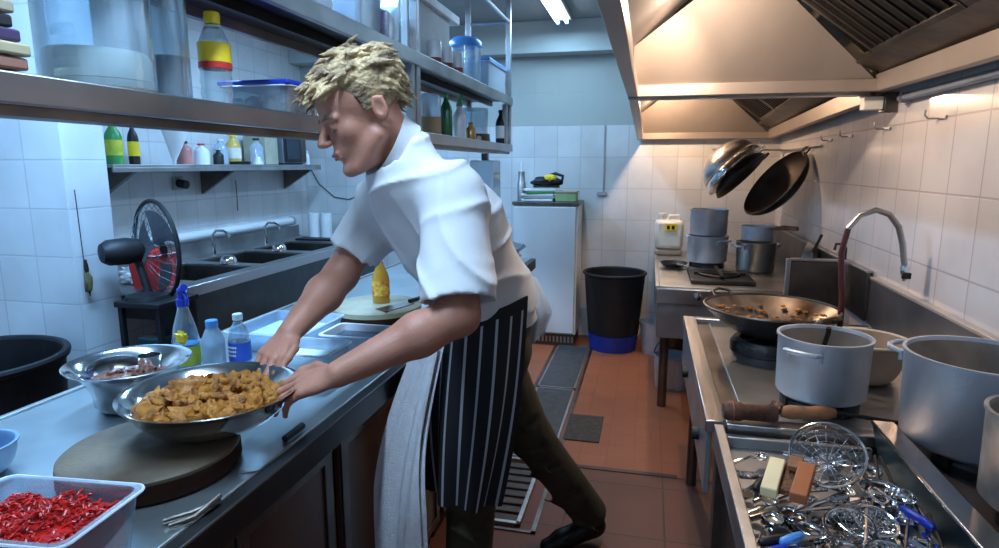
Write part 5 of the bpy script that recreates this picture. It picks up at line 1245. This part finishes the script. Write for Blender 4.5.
# neck and head
S.cone(h(-.030, 0, -.028), J['neck']-V3(-.01, -.01, .01), .055, .060, .03)
S.ell(h(-.012, 0, .058), (.098*HS, .076*HS, .080*HS), HA, .02)
S.ell(h(.018, 0, .045), (.076*HS, .068*HS, .072*HS), HA, .02)
S.ell(h(.032, 0, -.025), (.062*HS, .056*HS, .072*HS), HA, .02)
for q in (-1, 1):
    S.cone(h(.005, q*.053, -.045), h(.070, q*.022, -.092), .017, .016, .025)
    S.ell(h(.060, q*.038, -.012), (.022, .020, .020), HA, .022)
    S.cone(h(.090, q*.010, .024), h(.078, q*.046, .022), .0085, .008, .012)
S.ell(h(.040, 0, -.085), (.045, .036, .022), HA, .02)
S.ell(h(.084, 0, -.092), (.017, .019, .016), HA, .014)
S.ell(h(.078, 0, -.050), (.022, .026, .022), HA, .014)
for q in (-1, 1): S.ell(h(.097, q*.031, .007), (.016, .018, .0105), HA, .008, True)
for q in (-1, 1): S.ell(h(.0795, q*.031, .006), (.0135, .0145, .0125), HA, .003)
S.cone(h(.090, 0, .020), h(.116, 0, -.016), .0075, .0098, .010)
S.ell(h(.117, 0, -.019), (.0115, .0110, .0090), HA, .006)
for q in (-1, 1): S.ell(h(.106, q*.0125, -.0225), (.0105, .0075, .0075), HA, .005)
S.cone(h(.098, -.016, -.0475), h(.098, .016, -.0475), .0052, .0052, .004); S.cone(h(.096, -.014, -.057), h(.096, .014, -.057), .006, .006, .004)
S.cone(h(.106, -.020, -.0525), h(.106, .020, -.0525), .0015, .0015, .003, None, True)
for q in (-1, 1):  # ears
    ef = nrm(HF*.93-HL*q*.36); el = nrm(HL*q*.93+HF*.36)
    S.ell(h(-.014, q*.079, .006), (.018, .0065, .029), (ef, el, HU), .005)
    S.ell(h(-.012, q*.0845, .008), (.0105, .0055, .0175), (ef, el, HU), .003, True)
    S.cone(h(-.026, q*.083, .026), h(-.010, q*.077, .030), .0032, .0032, .003); S.cone(h(-.026, q*.083, .026), h(-.027, q*.083, -.004), .0034, .003, .003)
# hands on the rim of the bowl
hand(S, J['wrL'], V3(-.97, -.20, -.33), V3(-.25, .25, -.93), V3(-.1, 1, .25), ((.82, .55, -.22), (1., .05, .02), (1., -.15, .30)),
     ((6, 20, 14), (8, 22, 14), (12, 24, 16), (16, 28, 18)), .6, 1.02)
hand(S, J['wrR'], V3(-.02, -.88, -.42), V3(-.05, -.40, -.90), V3(1, -.05, .1), ((.82, .55, -.25), (1., .05, .0), (1., -.15, .28)),
     ((14, 26, 20), (18, 30, 22), (22, 32, 24), (26, 34, 26)), .6, 1.0)
body = sdf_obj('body', S, skin, cook, 1)
del S
# eyebrows, lips, eyelids line, eyes
for q in (-1, 1):
    part(cook, 'eyebrow', B().tube([Vector(h(.0985, q*.013, .026)), Vector(h(.0925, q*.033, .030)), Vector(h(.0830, q*.052, .024))], [.003, .0052, .0032], 8), browm)
    e = part(cook, 'eye', B().tube([Vector(h(.0925, q*.022, .0005)), Vector(h(.0915, q*.034, -.0025)), Vector(h(.0840, q*.045, -.0005))], [.001, .0024, .0014], 6), browm)
part(cook, 'lips', B().tube([Vector(h(.0985, -.021, -.0535)), Vector(h(.1045, -.008, -.0495)), Vector(h(.1045, .008, -.0495)), Vector(h(.0985, .021, -.0535))], [.001, .003, .003, .001], 6).tube([Vector(h(.0985, -.021, -.0545)), Vector(h(.1025, 0, -.0595)), Vector(h(.0985, .021, -.0545))], [.001, .0036, .001], 6), lipm)

# -------- hair: a cap plus many tufts
g = np.arange(-.19, .19, .0026)
S = SDF(HO[0]+g, HO[1]+g, HO[2]+.05+g)
S.ell(h(-.016, 0, .066), (.100*HS, .083*HS, .087*HS), HA, .0)
rr = random.Random(4)
lo = HO-.25; hi = HO+.25
S.cut(h(.070, 0, .072), HF*1.0-HU*.50, lo, hi)       # forehead line
S.cut(h(-.012, 0, -.004), HF*.75-HU*1.0, lo, hi)      # below the ears
def tuft(a, b, base, tip, r0, r1, k=.004):
    m = (np.array(base)+np.array(tip))/2+HU*.004
    S.cone(base, m, r0, r0*.9, k); S.cone(m, tip, r0*.9, r1, k)
for i in range(330):
    th = rr.uniform(-1.25, 2.45); ph = rr.uniform(-1.25, 1.25)       # th: 0 top, + to the back, - to the forehead
    dF = -math.sin(th)*math.cos(ph*.0); 
    d = np.array([-math.sin(th)*math.cos(ph), math.sin(ph), math.cos(th)*math.cos(ph)])
    P = h(-.015+d[0]*.098, d[1]*.079, .064+d[2]*.082)
    loc = np.array([-.015+d[0]*.098, d[1]*.079, .064+d[2]*.082])
    if loc[0] > .062 and loc[2] < .072: continue
    if loc[2] < .0+(-.5)*min(0, loc[0]+.02)*-1 and loc[0] > -.03: continue
    if abs(d[1]) > .8 and loc[0] > -.035 and loc[2] < .045: continue
    if loc[2] < -.035: continue
    N = HF*d[0]+HL*d[1]+HU*d[2]
    back = nrm(-HF*.9-HU*.2+HL*rr.uniform(-.7, .7)) if th > .3 else nrm(HF*.9*(1 if th < -.4 else rr.choice((-1, 1)))+HL*rr.uniform(-.7, .7)-HU*.1)
    down = -HU*max(0, th-1.0)*.8
    L = rr.uniform(.024, .046)*(1.3 if -.7 < th < .9 else .75)
    tip = P+nrm(back+down-N*np.dot(back, N)*.8)*L+N*L*rr.uniform(.15, .50)
    tuft(0, 0, P+N*.002, tip, rr.uniform(.005, .0085), .0012, .0025)
for i in range(60):   # the fringe standing forward over the forehead
    b = rr.uniform(-.058, .062); base = h(.062+rr.uniform(-.016, .010), b, .104+rr.uniform(-.018, .012)-abs(b)*.3)
    tip = base+nrm(HF*1.0+HU*rr.uniform(-.65, .15)+HL*(b*4+rr.uniform(-.3, .3)))*rr.uniform(.030, .068)
    tuft(0, 0, base, tip, rr.uniform(.006, .009), .002)
for q in (-1, 1):     # sideburns
    for i in range(7): S.cone(h(.020-.004*i, q*.073, .045), h(.016-.003*i, q*.0745, .012), .006, .002, .004)
sdf_obj('hair', S, hairm, cook, 0)
del S

# -------- jacket
def fold(P, q, seed, sc=7., amp=.006):
    return 0
UN = nrm(FWD*.85+V3(0, 0, .55))
S = SDF(np.arange(-.98, -.20, .0056), np.arange(1.20, 2.06, .0056), np.arange(.90, 1.60, .0056))
S.cone(J['hip']+V3(.005, .01, .02), J['waist']-FWD*.012, .142, .142, .03, (LAT, 1.28))
S.cone(J['waist']-FWD*.012, J['chest']-FWD*.005, .142, .150, .04, (LAT, 1.25))
S.cone(J['chest']-FWD*.008, J['neck']-V3(0, 0, .075)-FWD*.03, .148, .084, .05, (LAT, 1.25))
for q in 'LR':
    S.cone(J['sh'+q]+V3(0, 0, .0), J['neck']-V3(.0, 0, .075)-FWD*.02, .070, .066, .05)
    a, b = J['sh'+q], J['el'+q]; e = a+(b-a)*(.90 if q == 'L' else .76); n = nrm(b-a)
    S.cone(a, e+(b-a)*.20, .080, .094 if q == 'L' else .080, .035, clip=(e, n+V3(0, 0, -.15)*(q == 'L')))
S.cone(J['neck']-UN*.02-V3(0, 0, .01), J['chest']*.6+J['neck']*.4+FWD*.03-V3(0, 0, .02), .080, .10, .04)
S.cone(J['chest']+FWD*.03-LAT*.03, J['shR']-V3(.0, -.0, .04)+LAT*.05, .10, .07, .04)
rr = random.Random(12)
def crease(a, b, r=.006, sub=True, k=.022): S.cone(a, b, r, r*.5, k, None, sub)
def WR(X, Y, Z):
    w = X*.55-Z*.80+Y*.1+.035*np.sin(9*X+6*Z+4*Y)+.02*np.sin(17*Z-13*Y+1)
    m = np.clip(.5+.8*np.sin(8*X+10*Y-5*Z+1.)*np.sin(7*Z+6*X+2), 0, 1)
    r = 1-np.abs(np.sin(31*w)); w2 = X*.8+Z*.55-Y*.2+.03*np.sin(12*Z+8*Y); r2 = 1-np.abs(np.sin(26*w2+2))
    return -.014*m*r**2.5-.011*(1-m)*r2**2.5+.004
S.ripple(lambda X, Y, Z: WR(X, Y, Z))
view = nrm([-.30, 1.0, -.05])
def on_view(px, depth): return px-view*depth
# hollow sleeves cut at the hem
for q, f_, r_ in (('L', .90, .084), ('R', .76, .070)):
    a, b = J['sh'+q], J['el'+q]; n = nrm(b-a); e = a+(b-a)*f_
    box = np.array([e, e+n*.16, e-V3(.10, .10, 0), e+V3(.10, .10, 0)])
    S.cone(e-n*.06, e+n*.03, r_*.75, r_*1.0, .004, None, True)
# open neck
S.cone(J['neck']-UN*.02, J['neck']+UN*.2, .088, .10, .0, None, True, clip=(J['neck']-UN*.012, -UN))
S.cone(J['neck']-UN*.05, J['neck']+UN*.03, .058, .062, .004, None, True)
# lower hem, tilted with the waistband
S.cut(J['hip']+V3(0, 0, .065), V3(-.12, -.0, -1), V3(-1, 1, .85), V3(0, 2.2, 1.3))
S.cone(J['hip']+V3(0, 0, -.02), J['hip']+V3(-.005, -.01, .07), .130, .122, .004, (LAT, 1.30), True)
jacket = sdf_obj('jacket', S, cloth, cook, 3)
del S
# standing collar
nk = J['neck']; un = UN
cb = B(); x0_, y0_, _z = basis(Vector(un))
fx = Vector(nrm(FWD-un*np.dot(FWD, un))); fy = Vector(np.cross(un, np.array(fx)))
def coll(u, v):
    a = math.radians(22)+(2*PI-math.radians(44))*u; r = .0705+.001*v
    return Vector(nk)-Vector(un)*.026+Vector(un)*(.042*v)*(1-.2*math.cos(a))+fx*math.cos(a)*r*1.04+fy*math.sin(a)*r*1.0
part(cook, 'collar', cb.grid(coll, 40, 5, .0035), cloth, .0, sharp=80)
for i in range(5):
    t = i/4; c = J['chest']*(t)+J['waist']*(1-t); p = Vector(c+FWD*(.150)+LAT*.068+V3(0, 0, .035))
    part(cook, 'button', B().lathe([(0, 0), (.0075, 0), (.0075, .004), (0, .005)], p, 14, (-.62, -.78, .1)), dishes)
# jacket tail flaring out behind
def tail(u, v):
    w = .040+.085*v if v < .62 else .0927-.12*(v-.62)
    c = V3(-.378, 1.89, 1.15)+V3(.012+.040*v-.02*v*v, .02, -.215*v)
    return c+V3(.9, .25, 0)*(u-.4)*(w*1.25)+V3(0, 0, .05*(u-.5)*v)+V3(0, -.010*math.sin(u*9+v*3), 0)
part(cook, 'jacket_tail', B().grid(tail, 14, 14, .004), cloth, sharp=80)

# -------- trousers
S = SDF(np.arange(-.72, -.06, .0066), np.arange(1.50, 2.44, .0066), np.arange(.055, 1.10, .0066))
S.cone(J['hip']+V3(0, 0, .03), J['hip']-V3(0, 0, .03), .122, .120, .03, (LAT, 1.28))
for q in 'LR':
    S.cone(J['hip'+q], J['kn'+q], .100, .078, .04); S.cone(J['kn'+q], J['an'+q]+V3(0, 0, .02), .077, .072, .03)
rr = random.Random(2)
for q in 'LR':
    for i in range(16):
        t = i/15; a = J['kn'+q]; b = J['an'+q]; c = (J['hip'+q]*(1-t*2)+a*t*2) if t < .5 else (a*(2-t*2)+b*(t*2-1))
        n = nrm([rr.uniform(-1, 1), -1, 0]); p = c+n*.086+V3(-.05, 0, 0)+V3(0, 0, rr.uniform(-.02, .02)); r = p+V3(.10, .01, rr.uniform(-.06, .06))
        S.cone(p, r, .004, .003, .03, None, i % 2 == 0)
for q, z in (('L', .065), ('R', .10)):
    a = J['an'+q]; n = nrm(a-J['kn'+q]); S.cut(a+n*.015, n, a-V3(.13, .13, .12), a+V3(.13, .13, .05)); S.cone(a-n*.05, a+n*.05, .055, .060, .004, None, True)
trs = sdf_obj('trousers', S, olive, cook, 2)
del S
# -------- shoes
for q, an, toe, lift in (('L', J['anL'], nrm([-.80, -.60, 0]), 0.), ('R', J['anR'], nrm([-.90, -.42, -.16]), .02)):
    s_ = np.cross(toe, [0, 0, 1.]); z0 = .012+lift
    S = SDF(np.arange(an[0]-.30, an[0]+.16, .005), np.arange(an[1]-.26, an[1]+.16, .005), np.arange(-.005, .20, .005))
    base = V3(an[0], an[1], 0)
    S.cone(base-toe*.03+V3(0, 0, .045+lift), base+toe*.11+V3(0, 0, .038+lift*.3), .043, .040, .02); S.cone(base+toe*.11+V3(0, 0, .036), base+toe*.17+V3(0, 0, .032), .041, .030, .02)
    S.cone(base-toe*.01+V3(0, 0, .06+lift), an+V3(0, 0, .03), .045, .045, .03)
    S.cut(V3(0, 0, .004), [0, 0, -1], [-2, 0, -1], [1, 4, .3])
    sdf_obj('shoe', S, shoe, cook, 1)
    so = B().grid(lambda u, v: Vector(base+toe*(-.075+.275*u)+s_*(.040*(1-(2*abs(u-.5))**4*.55))*(2*v-1)+V3(0, 0, .0035)), 16, 4, -.012)

# -------- apron: striped skirt wrapped round the hips, with waistband
def apron(u, v):
    a = math.radians(-95+205*u)                 # 0 = straight ahead of him, + towards his left
    top = J['hip']*.35+J['waist']*.65-FWD*.006+V3(0, 0, .045*math.sin(a)-.050*math.cos(a)+.008)
    cx = top*(1-v)+(V3(-.500, 1.70, .535)+V3(0, 0, -.015*math.sin(a)))*v
    rf = .164*(1-v)+.125*v+.014*math.sin(v*PI); rl = .206*(1-v)+.132*v+.03*math.sin(v*PI)
    fo = (.004+.013*v)*math.sin(u*31+1.5*v)
    return Vector(cx+FWD*math.cos(a)*(rf+fo)+LAT*math.sin(a)*(rl+fo))
bm = B().grid(apron, 110, 30, .004)
ap = part(cook, 'apron', bm, apronm, sharp=80)
uvl = ap.data.uv_layers.new(name='UVMap'); W = 111; N1 = W*31
co = [0.0]*(len(ap.data.loops)*2)
for li, lp in enumerate(ap.data.loops):
    vi = lp.vertex_index % N1; co[2*li] = (vi % W)/110; co[2*li+1] = (vi//W)/30
uvl.data.foreach_set('uv', co)
part(cook, 'apron_band', B().grid(lambda u, v: Vector(np.array(apron(.01+.98*u, 0))+V3(0, 0, .006-.035*v)+nrm((np.array(apron(.01+.98*u, 0))-J['waist'])*V3(1, 1, 0))*.005), 60, 3, .003), mat('apron_band_black', (.015, .015, .018), .9), sharp=80)
# -------- towel tucked in the apron strings
tw = thing('towel', 'long white towel hanging down in front of the striped apron', 'towel', (-.66, 1.62, .7))
def towel(u, v):
    top = V3(-.585, 1.590, 1.01); bot = V3(-.645, 1.495, .37)
    c = top*(1-v)+bot*v+V3(-.028*math.sin(v*PI*.9), -.025*math.sin(v*PI), 0)
    w = .085+.085*min(1, v*1.5); across = nrm([.75, -.45, 0])
    wav = .012*math.sin(u*8+v*2.2)*(.5+v)+.006*math.sin(u*19+v*5)
    return Vector(c+across*(u-.5)*w*1.15+nrm([-.45, -.75, 0])*(wav+.004)+V3(0, 0, -.03*u*v+.008*math.sin(u*6)*v))
part(tw, 'cloth', B().grid(towel, 26, 44, .005), towelm, sharp=80)
part(tw, 'back_layer', B().grid(lambda u, v: Vector(np.array(towel(u, v*.93))+V3(.010, .020, 0)), 20, 36, .005), towelm, sharp=80)
